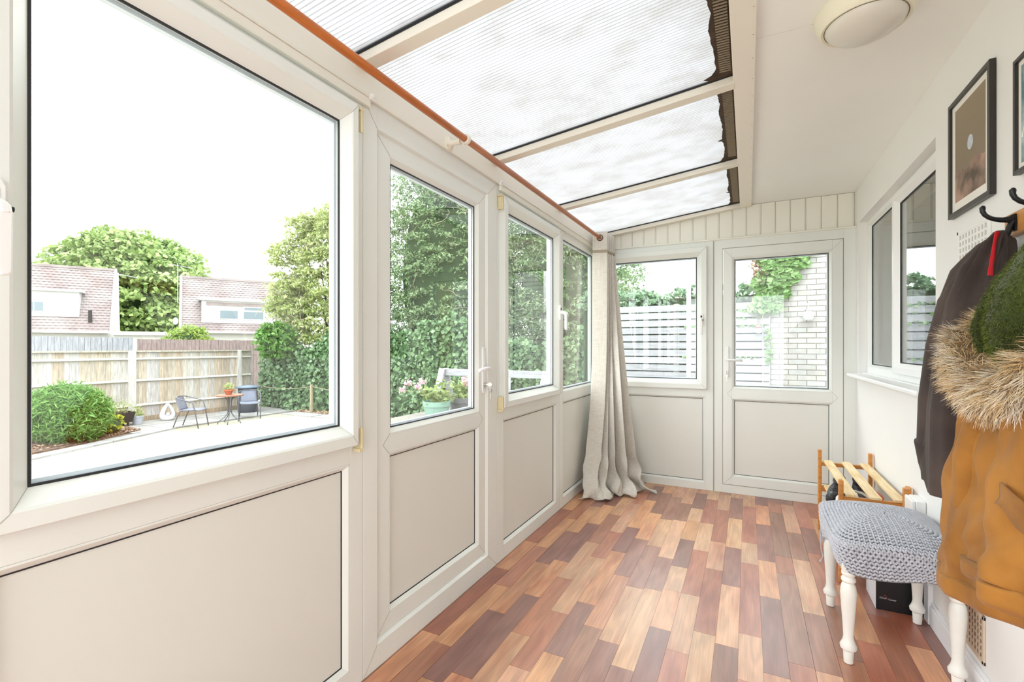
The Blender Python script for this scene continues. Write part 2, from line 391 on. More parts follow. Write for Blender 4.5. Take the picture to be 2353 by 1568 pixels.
def sash(parent, xf, o, g, hinge=None, handle=None):
    s = MB(xf); sm = MB(xf); ring(s, o, g, SASH, sm); so = obj('sash', s, PVC, parent); obj('mitre_seam', sm, SEAM, so)
    pane(so, xf, g); gasket(so, xf, g, -.004, .004)
    mb = MB(xf); ring(mb, g, (g[0]+.010, g[1]-.010, g[2]+.010, g[3]-.010), [(0, -.034), (0, -.018), (1, -.018), (1, -.034)]); obj('spacer', mb, SPACER, so)
    if hinge:
        a, zt, zb = hinge
        for z in (zt, zb):
            h = MB(xf); h.box(a-.004, a+.004, z-.035, z+.035, .002, .026); h.tube([(a+.003, z-.04, .028), (a+.003, z+.04, .028)], .005, 8)
            h.box(a-.012, a+.008, z-.046 if z < 1 else z+.036, z-.034 if z < 1 else z+.046, .004, .034)
            obj('hinge', h, CREAM, parent, bevel=.001)
    if handle:
        window_handle(so, xf, *handle)
def window_handle(parent, xf, a, z, d=.036):
    h = MB(xf)
    h.lathe_ = None
    pts = [(a-.013, z-.05), (a+.013, z-.05), (a+.015, z-.04), (a+.015, z+.04), (a+.009, z+.052), (a-.009, z+.052), (a-.015, z+.04), (a-.015, z-.04)]
    h.prism(pts, lambda p, q: (p, q, d), lambda p, q: (p, q, d+.010))
    o = obj('handle', h, WHITE, parent, bevel=.002)
    n = MB(xf); n.tube([(a, z, d+.008), (a, z, d+.03), (a, z-.006, d+.042), (a, z-.02, d+.048)], [.012, .012, .012, .012], 10)
    n.prism([(a-.0105, z-.012), (a-.0095, z-.118), (a-.005, z-.124), (a+.005, z-.124), (a+.0095, z-.118), (a+.0105, z-.012)], lambda p, q: (p, q, d+.038), lambda p, q: (p, q, d+.056))
    obj('lever', n, WHITE, parent, bevel=.003)
    k = MB(xf); k.box(a-.006, a+.006, z+.018, z+.034, d+.0095, d+.0112); k.tube([(a+.0125, z-.004, d+.03), (a+.018, z-.004, d+.03)], .005, 8); obj('keyhole', k, DARKRUB, parent)
def door_handle(parent, xf, a, z0, z1, zl, side, d):
    h = MB(xf); w = .014
    pts = [(a-w, z0+.012), (a-w*.6, z0), (a+w*.6, z0), (a+w, z0+.012), (a+w, z1-.012), (a+w*.6, z1), (a-w*.6, z1), (a-w, z1-.012)]
    h.prism(pts, lambda p, q: (p, q, d), lambda p, q: (p, q, d+.011)); obj('handle_plate', h, WHITE, parent, bevel=.002)
    n = MB(xf); n.tube([(a, zl, d+.008), (a, zl, d+.035), (a+side*.006, zl, d+.048), (a+side*.03, zl, d+.052), (a+side*.115, zl-.006, d+.05)], [.011, .010, .010, .0095, .009], 10, flat=.8)
    obj('lever', n, WHITE, parent, smooth=True)
    zk = z0+.045; k = MB(xf); k.lathe([(.001, 0), (.009, 0), (.009, .018), (.001, .018)], (0, 0, 0), 12) if False else None
    k.tube([(a, zk, d+.008), (a, zk, d+.02)], .009, 12); k.box(a-.0085, a+.0085, zk-.022, zk, d+.008, d+.014)
    lo = obj('lock_cylinder', k, STEEL, parent)
    k = MB(xf); k.box(a-.0012, a+.0012, zk-.004, zk+.004, d+.018, d+.034)
    k.add([(a+.012*math.cos(t)*.15, zk+.011*math.sin(t), d+.044+.011*math.cos(t)) for t in [i*PI/5 for i in range(10)]]+[(a+.0022, zk+.011*math.sin(t), d+.044+.011*math.cos(t)) for t in [i*PI/5 for i in range(10)]],
          [tuple(range(10)), tuple(range(10, 20))]+[(i, (i+1) % 10, 10+(i+1) % 10, 10+i) for i in range(10)])
    k.tube([(a, zk-.006+.012*math.cos(t), d+.048+.012*math.sin(t)) for t in [i*PI/5 for i in range(10)]], .001, 5, closed=True)
    k.prism([(a-.008, zk-.02), (a+.008, zk-.022), (a+.01, zk-.035), (a+.003, zk-.042), (a+.003, zk-.075), (a-.003, zk-.075), (a-.003, zk-.042), (a-.009, zk-.034)], lambda p, q: (p, q, d+.05), lambda p, q: (p, q, d+.052))
    obj('key', k, STEEL, parent)
def unit(name, origin): 
    o = empty(name, origin); o['kind'] = 'structure'; return o
def frame_ob(parent, xf, o, ops, d0=-.06, d1=0, bevel=.0015):
    mb = MB(xf); frame_bars(mb, o, ops, d0, d1); return obj('frame', mb, PVC, parent, bevel=bevel)
# --- left wall, four units and one more behind the camera
Z0, Z1 = 0, 2.095
w1 = unit('window_1', (XL, .78, 0))
frame_ob(w1, mL, (.25, 1.276, Z0, Z1), [(.335, 1.213, .07, .79), (.365, 1.195, .88, 2.01)])
solid_panel(w1, mL, (.335, 1.213, .07, .79), 0)
sash(w1, mL, (.322, 1.222, .857, 2.035), (.397, 1.170, .930, 1.966), hinge=(1.238, 1.985, .878), handle=(.338, 1.447))
d1 = unit('door_1', (XL, 1.78, 0))
frame_ob(d1, mL, (1.278, 2.288, Z0, Z1), [(1.350, 2.187, .088, 2.01)])
mb = MB(mL); ring(mb, (1.350, 2.187, .088, 2.01), (1.366, 2.171, .104, 1.994), [(0, -.06), (0, 0), (.1, -.002), (1, -.024), (1, -.06)]); obj('frame_rebate', mb, PVC, d1)
LD = -.012
mb = MB(mL); frame_bars(mb, (1.358, 2.184, .100, 2.003), [(1.428, 2.118, .165, .785), (1.428, 2.118, .855, 1.945)], LD-.045, LD); leaf = obj('door_leaf', mb, PVC, d1, bevel=.0015)
solid_panel(leaf, mL, (1.428, 2.118, .165, .785), LD, .018)
fixed_glass(leaf, mL, (1.428, 2.118, .855, 1.945), LD, .024)
door_handle(leaf, mL, 2.152, .955, 1.195, 1.085, -1, LD)
sm = MB(mL)
for s in (.855, .785):
    for a, aa in ((1.428, 1.358), (2.118, 2.184)):
        sm.box(min(a, aa), max(a, aa), .82-.0006, .82+.0006, LD, LD+.0004) if False else sm.tube([(a, s, LD+.0004), (aa*.5+a*.5, .82, LD+.0004)], .0008, 4)
for za, zb in ((.100, .165), (2.003, 1.945)):
    for a, aa in ((1.358, 1.428), (2.184, 2.118)): sm.tube([(a, za, LD+.0004), (aa, zb, LD+.0004)], .0008, 4)
for za, zb in ((0, .088), (2.095, 2.01)):
    for a, aa in ((1.278, 1.350), (2.288, 2.187)): sm.tube([(a, za, .0004), (aa, zb, .0004)], .0008, 4)
obj('mitre_seam', sm, SEAM, leaf)
w2 = unit('window_2', (XL, 2.77, 0))
frame_ob(w2, mL, (2.290, 3.252, Z0, Z1), [(2.362, 3.19, .07, .79), (2.35, 3.18, .88, 2.01)])
solid_panel(w2, mL, (2.362, 3.19, .07, .79), 0)
sash(w2, mL, (2.316, 3.196, .857, 2.035), (2.40, 3.135, .925, 1.966), hinge=(2.30, 1.99, .885), handle=(3.165, 1.44))
w3 = unit('window_3', (XL, 3.75, 0))
frame_ob(w3, mL, (3.254, YE, Z0, Z1), [(3.325, 4.13, .065, .79), (3.325, 4.13, .855, 2.03)])
solid_panel(w3, mL, (3.325, 4.13, .065, .79), 0)
fixed_glass(w3, mL, (3.325, 4.13, .855, 2.03), 0)
w0 = unit('window_6', (XL, -.6, 0))
frame_ob(w0, mL, (YB, .248, Z0, Z1), [(YB+.07, .178, .07, .79), (YB+.07, .178, .857, 2.03)])
solid_panel(w0, mL, (YB+.07, .178, .07, .79), 0)
fixed_glass(w0, mL, (YB+.07, .178, .857, 2.03), 0)
# header board and cover strips
hd = MB().box(XL-.06, XL+.012, YB, YE, Z1, 2.205); struct('wall_left', hd, CLAD, bevel=.002)
tm = MB()
for a, b in ((YB, 1.300), (2.305, YE-.01)):
    tm.box(XL, XL+.018, a, b, 2.062, 2.094); tm.box(XL+.012, XL+.022, a, b, 2.094, 2.102)
struct('trim_1', tm, CLAD, bevel=.004)
tm = MB()
for y in (1.302, 2.303): tm.ellipsoid((XL+.022, y, 2.104), (.008, .012, .01)); tm.box(XL+.012, XL+.024, y-.012, y+.012, 2.088, 2.100)
struct('trim_2', tm, WHITE)
# threshold strip behind the frames
# --- end wall
w4 = unit('window_4', (-.74, YE, 0))
frame_ob(w4, mE, (XL, -.253, 0, 2.082), [(-1.12, -.318, .058, .78), (-1.1, -.33, .87, 2.0)])
solid_panel(w4, mE, (-1.12, -.318, .058, .78), 0, .018)
sash(w4, mE, (-1.17, -.302, .842, 2.028), (-1.09, -.384, .924, 1.946), handle=(-.343, 1.42))
d2 = unit('door_2', (.23, YE, 0))
frame_ob(d2, mE, (-.251, XR, 0, 2.082), [(-.186, .640, .066, 2.004)])
mb = MB(mE); frame_bars(mb, (-.181, .635, .071, 1.999), [(-.118, .569, .135, .776), (-.118, .569, .852, 1.928)], -.05, .004); leaf = obj('door_leaf', mb, PVC, d2, bevel=.002)
solid_panel(leaf, mE, (-.118, .569, .135, .776), .004, .02)
fixed_glass(leaf, mE, (-.118, .569, .852, 1.928), .004, .022)
door_handle(leaf, mE, -.152, .945, 1.20, 1.09, 1, .004)
gasket(d2, mE, (-.186, .640, .066, 2.004), -.004, .004, name='door_seal', m=SEAM)
sm = MB(mE)
for s in (.852, .776):
    for a, aa in ((-.118, -.181), (.569, .635)): sm.tube([(a, s, .0044), ((a+aa)/2, .814, .0044)], .0009, 4)
for za, zb in ((.071, .135), (1.999, 1.928)):
    for a, aa in ((-.181, -.118), (.635, .569)): sm.tube([(a, za, .0044), (aa, zb, .0044)], .0009, 4)
obj('mitre_seam', sm, SEAM, leaf)
tm = MB(mE).box(XL, XR, 2.074, 2.088, 0, .010); struct('trim_3', tm, CLAD, bevel=.003)
tm = MB(mE).box(-.256, -.248, 0, 2.07, 0, .002); struct('trim_4', tm, SEAM)
# cladding boards above, each a part
def rz(x): return 2.356+.116*x
we = MB(mE).box(XL-.06, XR+.1, 2.082, 2.42, -.08, -.022)
wall_end = struct('wall_end', we, CLAD)
bx = -1.124-.1016
while bx < XR:
    a, b = max(bx, XL), min(bx+.1016, XR)
    if b-a > .01:
        za = min(rz(a)-.02, 2.338) if a < -.05 else 2.338; zb = min(rz(b)-.02, 2.338) if b < -.03 else 2.338
        mb = MB(mE); mb.prism([(a+.0015, 2.082), (b-.0075, 2.082), (b-.0075, zb), (a+.0015, za)], lambda p, q: (p, q, -.02), lambda p, q: (p, q, -.006))
        mb.prism([(b-.0075, 2.082), (b-.0005, 2.082), (b-.0005, zb), (b-.0075, zb)], lambda p, q: (p, q, -.02), lambda p, q: (p, q, -.009))
        obj('cladding_board', mb, CLAD, wall_end, bevel=.002)
    bx += .1016
tm = MB(mE); tm.prism([(XL, rz(XL)-.028), (-.045, rz(-.045)-.028), (-.045, rz(-.045)-.004), (XL, rz(XL)-.004)], lambda p, q: (p, q, -.01), lambda p, q: (p, q, .014))
struct('trim_5', tm, CLAD, bevel=.002)
# --- right wall with its window
RW = [(2.60, 4.157), (1.0, 2.09)]
mb = MB()
mb.box(XR, XR+.25, YB, RW[0][0], 0, 2.36); mb.box(XR, XR+.25, RW[0][1], YE+.06, 0, 2.36)
mb.box(XR, XR+.25, RW[0][0], RW[0][1], 0, RW[1][0]); mb.box(XR, XR+.25, RW[0][0], RW[0][1], RW[1][1], 2.36)
wr = struct('wall_right', mb, WALL)
w5 = unit('window_5', (XW, 3.38, 1.0))
mb = MB(mR); mb.box(RW[0][0], RW[0][1], RW[1][0], RW[1][1], -.06, 0) if False else None
frame_bars(mb, (2.60, 4.157, 1.0, 2.09), [(2.66, 3.37, 1.06, 2.045)], -.06, 0); mb2 = MB(mR)
mb = MB(mR); frame_bars(mb, (2.60, 3.43, 1.0, 2.09), [(2.66, 3.36, 1.08, 2.03)], -.06, 0); frame_bars(mb, (3.43, 4.157, 1.0, 2.09), [(3.475, 4.11, 1.055, 2.06)], -.06, 0)
obj('frame', mb, WHITE, w5, bevel=.0015)
fixed_glass(w5, mR, (3.475, 4.11, 1.055, 2.06), 0, .016)
def sash_r(o, g):
    s = MB(mR); ring(s, o, g, [(0, -.05), (0, .02), (.08, .024), (.6, .024), (1, -.002), (1, -.03)]); so = obj('sash', s, WHITE, w5)
    pane(so, mR, g, -.006); gasket(so, mR, g, -.003, .005)
sash_r((2.635, 3.405, 1.045, 2.06), (2.705, 3.345, 1.105, 2.005))
for p_ in list(w5.children_recursive):
    if p_.name.startswith('pane'): p_.data.materials[0] = GLASS2
sl = MB(); sl.prism([(XR-.07, .985), (XW, .985), (XW, 1.006), (XR-.066, 1.006), (XR-.07, 1.0)], lambda x, z: (x, 2.585, z), lambda x, z: (x, 4.172, z)); 
sl.box(XW-.03, XW, 2.6, 4.157, 1.004, 1.012)
struct('trim_6', sl, WHITE, bevel=.003)
# room behind that window
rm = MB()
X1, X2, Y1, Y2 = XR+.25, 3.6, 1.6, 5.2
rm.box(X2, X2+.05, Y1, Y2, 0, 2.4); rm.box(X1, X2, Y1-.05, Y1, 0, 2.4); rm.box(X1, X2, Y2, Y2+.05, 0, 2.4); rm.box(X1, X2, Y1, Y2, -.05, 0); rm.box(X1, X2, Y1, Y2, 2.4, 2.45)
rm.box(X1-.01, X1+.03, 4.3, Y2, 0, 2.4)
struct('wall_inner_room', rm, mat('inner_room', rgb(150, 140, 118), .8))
# unseen wall behind the camera, its wide opening added to let sky light in
wb = MB(); wb.box(XL-.06, XR+.1, YB-.1, YB, 0, .25); wb.box(XL-.06, -1.1, YB-.1, YB, .25, 2.4); wb.box(.6, XR+.1, YB-.1, YB, .25, 2.4); wb.box(-1.1, .6, YB-.1, YB, 2.15, 2.4)
struct('wall_front', wb, WALL)
# ------------------------------------------------------------------ roof
ceil = empty('ceiling', (0, 1.4, 2.34)); ceil['kind'] = 'structure'
for y0, y1 in ((YB, 1.9715), (1.9735, YE+.02)):
    obj('ceiling_board', MB().box(.02, XR+.05, y0, y1, 2.34, 2.36), CEIL, ceil)
obj('ceiling_backing', MB().box(.02, XR+.2, YB-.1, YE+.1, 2.362, 2.40), CEIL, ceil)
obj('fascia_beam', MB().box(-.055, .028, YB, YE-.004, 2.318, 2.47), BEAM, ceil, bevel=.003)
sc = MB()
for i in range(26):
    y = .35+i*.155; sc.ellipsoid((.018, y, 2.3185), (.003, .003, .001), 8, 4)
obj('nail_head', sc, mat('rusty_nail', rgb(150, 110, 70), .6), ceil, kind='stuff')
def sheet_mat():
    m = bpy.data.materials.new('polycarbonate'); m.use_nodes = True; n = m.node_tree.nodes; l = m.node_tree.links
    b = n['Principled BSDF']; b.inputs['Roughness'].default_value = .4
    co = n.new('ShaderNodeTexCoord'); sp = n.new('ShaderNodeSeparateXYZ'); l.new(co.outputs['Object'], sp.inputs[0])
    mu = n.new('ShaderNodeMath'); mu.operation = 'MULTIPLY'; mu.inputs[1].default_value = 2*PI/.0165; l.new(sp.outputs[1], mu.inputs[0])
    si = n.new('ShaderNodeMath'); si.operation = 'SINE'; l.new(mu.outputs[0], si.inputs[0])
    mr = n.new('ShaderNodeMapRange'); mr.inputs[1].default_value = .55; mr.inputs[2].default_value = .95; mr.inputs[3].default_value = 1; mr.inputs[4].default_value = .66; l.new(si.outputs[0], mr.inputs[0])
    mp = n.new('ShaderNodeMapping'); mp.inputs['Scale'].default_value = (2.2, 3, 1); l.new(co.outputs['Object'], mp.inputs[0])
    nz = n.new('ShaderNodeTexNoise'); nz.inputs['Scale'].default_value = 2.0; nz.inputs['Detail'].default_value = 7; nz.inputs['Roughness'].default_value = .65; l.new(mp.outputs[0], nz.inputs['Vector'])
    r = n.new('ShaderNodeValToRGB'); r.color_ramp.elements[0].position = .38; r.color_ramp.elements[0].color = (.172, .168, .160, 1); r.color_ramp.elements[1].position = .6; r.color_ramp.elements[1].color = (.208, .208, .208, 1)
    l.new(nz.outputs['Fac'], r.inputs[0])
    vo = n.new('ShaderNodeTexVoronoi'); vo.inputs['Scale'].default_value = 15; l.new(co.outputs['Object'], vo.inputs['Vector'])
    dm = n.new('ShaderNodeMapRange'); dm.inputs[1].default_value = .03; dm.inputs[2].default_value = .06; dm.inputs[3].default_value = .6; dm.inputs[4].default_value = 1; l.new(vo.outputs['Distance'], dm.inputs[0])
    mm = n.new('ShaderNodeMath'); mm.operation = 'MULTIPLY'; l.new(mr.outputs[0], mm.inputs[0]); l.new(dm.outputs[0], mm.inputs[1])
    vm = n.new('ShaderNodeVectorMath'); vm.operation = 'SCALE'; l.new(r.outputs[0], vm.inputs[0]); l.new(mm.outputs[0], vm.inputs['Scale'])
    tl = n.new('ShaderNodeBsdfTranslucent'); l.new(vm.outputs[0], tl.inputs['Color']); l.new(vm.outputs[0], b.inputs['Base Color'])
    mx = n.new('ShaderNodeMixShader'); mx.inputs[0].default_value = .8
    l.new(b.outputs[0], mx.inputs[1]); l.new(tl.outputs[0], mx.inputs[2]); l.new(mx.outputs[0], n['Material Output'].inputs[0])
    return m
SHEET = sheet_mat()
raf = [-1.725, -.74, .245, 1.225, 2.205, 3.19, 4.19]
FL = mat('roof_flashing', rgb(74, 56, 40), .8, noise=.4, nscale=12, bump=.4)
CAPM = mat('glazing_cap', rgb(120, 112, 108), .5)
for i, y in enumerate(raf[:-1]):
    ya, yb = y+.050, raf[i+1]+.004
    mb = MB(); e = .0
    mb.add([(x, yy, rz(x)+dz) for x in (XL-.12, -.03) for yy in (ya, yb-.002) for dz in (.004, .007)], [(0, 1, 3, 2), (4, 6, 7, 5), (0, 4, 5, 1), (2, 3, 7, 6), (0, 2, 6, 4), (1, 5, 7, 3)])
    # single membrane so the light scatters once
    mb = MB().add([(XL-.12, ya, rz(XL-.12)+.004), (-.03, ya, rz(-.03)+.004), (-.03, yb-.002, rz(-.03)+.004), (XL-.12, yb-.002, rz(XL-.12)+.004)], [(0, 1, 2, 3)])
    obj('polycarbonate_sheet', mb, SHEET, ceil)
    # brown sealing strip lapped under the head of each sheet, ragged lower edge
    rr = random.Random(i+40); pts = []; n = 60; wob = 0
    for k in range(n+1):
        yy = ya+(yb-ya)*k/n; wob = wob*.8+rr.uniform(-.003, .003)
        xx = -.122+wob+.004*math.sin(k*.35+i)+(-.022 if rr.random() < .03 else 0)-(.03*(k-n+5)/5 if k > n-5 else 0); pts.append((xx, yy))
    mb = MB(); vs = []; 
    for xx, yy in pts: vs += [(xx, yy, rz(xx)+.0025), (-.05, yy, rz(-.05)+.0025)]
    mb.add(vs, [(2*k, 2*k+1, 2*k+3, 2*k+2) for k in range(n)])
    obj('sealing_strip', mb, FL, ceil, solid=.001)
    st = MB(); k = 0; yy = ya
    while yy < yb-.05:
        st.box(-.105, -.062, yy, yy+.003, rz(-.085)-.004, rz(-.085)+.001); yy += .0165
    obj('sheet_rib', st, mat('rib_pale', rgb(150, 136, 114), .5), ceil, kind='stuff')
for y in raf:
    y1 = y+.060 if y < 4 else YE
    mb = MB(); mb.prism([(XL-.02, rz(XL-.02)-.034), (-.05, rz(-.05)-.034), (-.05, rz(-.05)+.002), (XL-.02, rz(XL-.02)+.002)], lambda p, q: (p, y+.004, q), lambda p, q: (p, y1, q))
    obj('rafter', mb, RAFT, ceil, bevel=.002)
    mb = MB(); mb.prism([(XL-.1, rz(XL-.1)+.008), (-.03, rz(-.03)+.008), (-.03, rz(-.03)+.02), (XL-.1, rz(XL-.1)+.02)], lambda p, q: (p, y-.007, q), lambda p, q: (p, y1+.004, q))
    obj('glazing_cap', mb, CAPM, ceil)
    mb = MB(); mb.prism([(XL-.0, rz(XL)-.003), (-.05, rz(-.05)-.003), (-.05, rz(-.05)+.0035), (XL, rz(XL)+.0035)], lambda p, q: (p, y+.001, q), lambda p, q: (p, y+.004, q))
    obj('glazing_gasket', mb, GASKET, ceil)
eg = MB(); 
obj('roof_upstand', MB().box(-.03, .2, YB-.1, YE+.1, 2.40, 2.60), mat('upstand', rgb(120, 110, 100), .8), ceil)
gutter = MB().box(XL-.16, XL-.06, YB, YE+.1, 2.11, 2.19)
struct('trim_7', gutter, WHITE)
# ceiling light
lp = (.352, 1.945); 
lt = empty('ceiling_light', (lp[0], lp[1], 2.34), 'round cream ceiling light with an opal glass dome on the flat white ceiling', 'light')
obj('base', MB().lathe([(.02, 0), (.142, 0), (.146, -.01), (.142, -.03), (.132, -.052), (.124, -.060), (.116, -.058), (.114, -.04)], (lp[0], lp[1], 2.34), 48), mat('lamp_cream', rgb(232, 228, 208), .4), lt, smooth=True, autos=True)
obj('glass_dome', MB().lathe([(.115*math.cos(t), -.050-.055*math.sin(t)) for t in [i*PI/2/10 for i in range(10)]]+[(.002, -.105)], (lp[0], lp[1], 2.34), 48), mat('opal_glass', rgb(218, 214, 204), .25), lt, smooth=True)
obj('shadow_gap', MB().lathe([(.1145, -.050), (.1165, -.050), (.1165, -.0585), (.1145, -.0585)], (lp[0], lp[1], 2.34), 48), mat('lamp_gap', rgb(120, 110, 80), .8), lt)
#PART2
# ------------------------------------------------------------------ curtain and pole
PX, PZ = -1.13, 2.127
pl = empty('curtain_pole', (PX, 1.8, PZ), 'orange-brown wooden curtain pole running along the left wall under the roof', 'curtain pole')
obj('pole', MB().tube([(PX, -1.3, PZ), (PX, 4.20, PZ)], .0150, 16), POLE, pl, smooth=True)
for yb in (1.80, 4.215):
    b = MB(); b.lathe([(.001, 0), (.032, 0), (.031, .008), (.014, .016), (.010, .024), (.010, .05), (.013, .052), (.013, .066)], (XL+.012, yb, PZ-.004), 24, axis='x')
    b.lathe([(.018, -.011), (.022, -.009), (.022, .009), (.018, .011)], (PX, yb, PZ), 24, axis='y', cap=False); b.lathe([(.018, .011), (.0155, .011), (.0155, -.011), (.018, -.011)], (PX, yb, PZ), 24, axis='y', cap=False)
    br = obj('bracket', b, mat('bracket_cream', rgb(236, 230, 212), .4), pl, smooth=True, autos=True, label='cream plastic bracket')
    obj('screw', MB().ellipsoid((XL+.022, yb-.02, PZ-.018), (.003, .003, .003)), STEEL, br); obj('screw', MB().ellipsoid((XL+.022, yb+.004, PZ+.022), (.003, .003, .003)), STEEL, br)
LINEN = None
def linen():
    m, n, l, b = _nodes('linen'); b.inputs['Roughness'].default_value = .85; b.inputs['Sheen Weight'].default_value = .2; b.inputs['Specular IOR Level'].default_value = .2
    co = n.new('ShaderNodeTexCoord')
    out = []
    for sc in ((18, 18, 260), (200, 200, 9)):
        mp = n.new('ShaderNodeMapping'); mp.inputs['Scale'].default_value = sc; l.new(co.outputs['Object'], mp.inputs[0])
        t = n.new('ShaderNodeTexNoise'); t.inputs['Scale'].default_value = 1; t.inputs['Detail'].default_value = 3; l.new(mp.outputs[0], t.inputs['Vector']); out.append(t)
    a = n.new('ShaderNodeMath'); a.operation = 'ADD'; l.new(out[0].outputs['Fac'], a.inputs[0]); l.new(out[1].outputs['Fac'], a.inputs[1])
    r = n.new('ShaderNodeValToRGB'); r.color_ramp.elements[0].position = .7/2; r.color_ramp.elements[1].position = 1.3/2; h = n.new('ShaderNodeMath'); h.operation = 'MULTIPLY'; h.inputs[1].default_value = .5
    l.new(a.outputs[0], h.inputs[0]); l.new(h.outputs[0], r.inputs[0]); r.color_ramp.elements[0].color = rgb(224, 217, 204); r.color_ramp.elements[1].color = rgb(246, 243, 235)
    l.new(r.outputs[0], b.inputs['Base Color'])
    t = n.new('ShaderNodeBsdfTranslucent'); l.new(r.outputs[0], t.inputs['Color']); mx = n.new('ShaderNodeMixShader'); mx.inputs[0].default_value = .22
    l.new(b.outputs[0], mx.inputs[1]); l.new(t.outputs[0], mx.inputs[2]); l.new(mx.outputs[0], n['Material Output'].inputs[0])
    return m
LINEN = linen()
cu = empty('curtain', (-1.0, 3.95, 0), 'heavy oatmeal linen eyelet curtain gathered in the far corner, its hem pooled on the floor', 'curtain')
# the folds: zigzag corner points at the top (on the pole) and at the floor
top = [(-1.190, 3.930), (-1.068, 3.962), (-1.188, 4.000), (-1.070, 4.020), (-1.186, 4.052), (-1.068, 4.068), (-1.182, 4.102), (-1.066, 4.112), (-1.18, 4.150), (-1.064, 4.156), (-1.17, 4.195)]
bot = [(-1.205, 3.560), (-1.075, 3.600), (-1.120, 3.760), (-1.000, 3.680), (-1.060, 3.850), (-.930, 3.730), (-1.00, 3.930), (-.850, 3.800), (-.92, 4.02), (-.785, 3.930), (-.86, 4.130)]
def smooth_path(pts, t):
    """fold path at parameter t in 0..1 with rounded corners"""
    m = len(pts)-1; x = t*m; i = min(int(x), m-1); f = x-i
    f2 = .5-.5*math.cos(PI*f); f = f*.45+f2*.55
    return (pts[i][0]*(1-f)+pts[i+1][0]*f, pts[i][1]*(1-f)+pts[i+1][1]*f)
NT, NZ = 150, 84; ztop = PZ+.052; rows = []
rr = random.Random(5); ph = [rr.uniform(0, 6.28) for _ in range(8)]
for j in range(NZ+1):
    s = j/NZ; z = ztop*(1-s)**1.0 if s < .0 else ztop*(1-s)
    row = []
    for i in range(NT+1):
        t = i/NT; g = s**(4.5-3.3*min(1, t*1.6))    # the leading edge hangs straight, the rest fans out
        a = smooth_path(top, t); b = smooth_path(bot, t)
        x = a[0]*(1-g)+b[0]*g; y = a[1]*(1-g)+b[1]*g
        zz = z
        if z > 1.0: # hang close to vertical for the first wide fold
            pass
        k = max(0, 1-z/.36)               # the pooled part
        if k > 0:
            cr = math.cos(31.4*t)            # follows the pleats
            fl = math.sin(15.7*t+ph[1])
            x += k*k*(.045+.075*t+.035*cr+.02*fl); y -= k*k*(.095-.045*t+.045*cr+.03*fl)
            zz = z+k*(1-k)*(.10*math.sin(31.4*t+ph[3])+.07*math.sin(13*t+ph[2]))*1.0
            x += .030*math.sin(z*26+t*11+ph[4])*k; y += .032*math.cos(z*23+t*15+ph[5])*k
            nv_ = mnoise.noise_vector(Vector((x*9, y*9, z*11)))*k*.045; x += nv_.x; y += nv_.y; zz += nv_.z*(1-k)
            zz = max(zz*(1-.25*k), .004+.010*(1+math.sin(31.4*t+1))*k)
        x = max(x, XL+.02+.01*math.sin(t*40)) if z > .1 else max(x, XL+.012)
        row.append((x, y, zz))
    rows.append(row)
c_ = obj('cloth', MB().grid(rows), LINEN, cu, smooth=True, solid=.003)
for i, (p, q) in enumerate(zip(top[:-1], top[1:])):
    m_ = ((p[0]+q[0])/2, (p[1]+q[1])/2); 
    nrm = Vector((q[1]-p[1], -(q[0]-p[0]), 0)).normalized(); tn = Vector((q[0]-p[0], q[1]-p[1], 0)).normalized()
    ctr = Vector((PX, p[1]+(q[1]-p[1])*(PX-p[0])/(q[0]-p[0]), PZ))
    e = MB().tube([ctr+tn*.024*math.cos(a)+Vector((0, 0, .024*math.sin(a))) for a in [k*PI/10 for k in range(20)]], .0045, 8, closed=True)
    obj('eyelet', e, mat('eyelet_brown', rgb(92, 60, 46), .4, metal=.3), cu, smooth=True)
rows2 = [[(x+.001, y-.0025, z) for x, y, z in (rows[int(NZ*.075)][i], rows[int(NZ*.085)][i])] for i in range(NT+1)]
obj('heading_seam', MB().grid(rows2), mat('stitch_line', rgb(170, 158, 138), .9), cu)

# ------------------------------------------------------------------ stool with crocheted cover
SX0, SX1, SY0, SY1 = .342, .657, 2.172, 2.612
stl = empty('stool', (.5, 2.39, 0), 'white stool on turned legs under a chunky grey crocheted cover', 'stool')
PAINT = mat('stool_paint', rgb(236, 234, 226), .35, noise=.04, nscale=10)
legp = [(.011, 0), (.0155, .002), (.0175, .045), (.0165, .048), (.026, .055), (.028, .066), (.022, .078), (.0185, .088), (.0165, .10), (.019, .15), (.024, .22), (.0265, .265), (.024, .292), (.018, .305), (.024, .312), (.024, .320), (.018, .328), (.023, .336), (.023, .345), (.019, .350)]
for x in (SX0, SX1):
    for y in (SY0, SY1):
        b = MB().lathe(legp, (x, y, 0), 20); lo = obj('leg', b, PAINT, stl, smooth=True, autos=True)
        obj('leg_block', MB().box(x-.023, x+.023, y-.023, y+.023, .35, .445), PAINT, lo, bevel=.003)
ap = MB(); 
for y in (SY0, SY1): ap.box(SX0+.02, SX1-.02, y-.010, y+.010, .385, .445)
for x in (SX0, SX1): ap.box(x-.010, x+.010, SY0+.02, SY1-.02, .385, .445)
obj('apron', ap, PAINT, stl, bevel=.003)
obj('seat_board', MB().box(SX0-.03, SX1+.03, SY0-.03, SY1+.03, .445, .46), PAINT, stl, bevel=.004)
YARN = mat('grey_yarn', rgb(196, 198, 206), .9, noise=.18, nscale=60, sheen=.4, spec=.15)
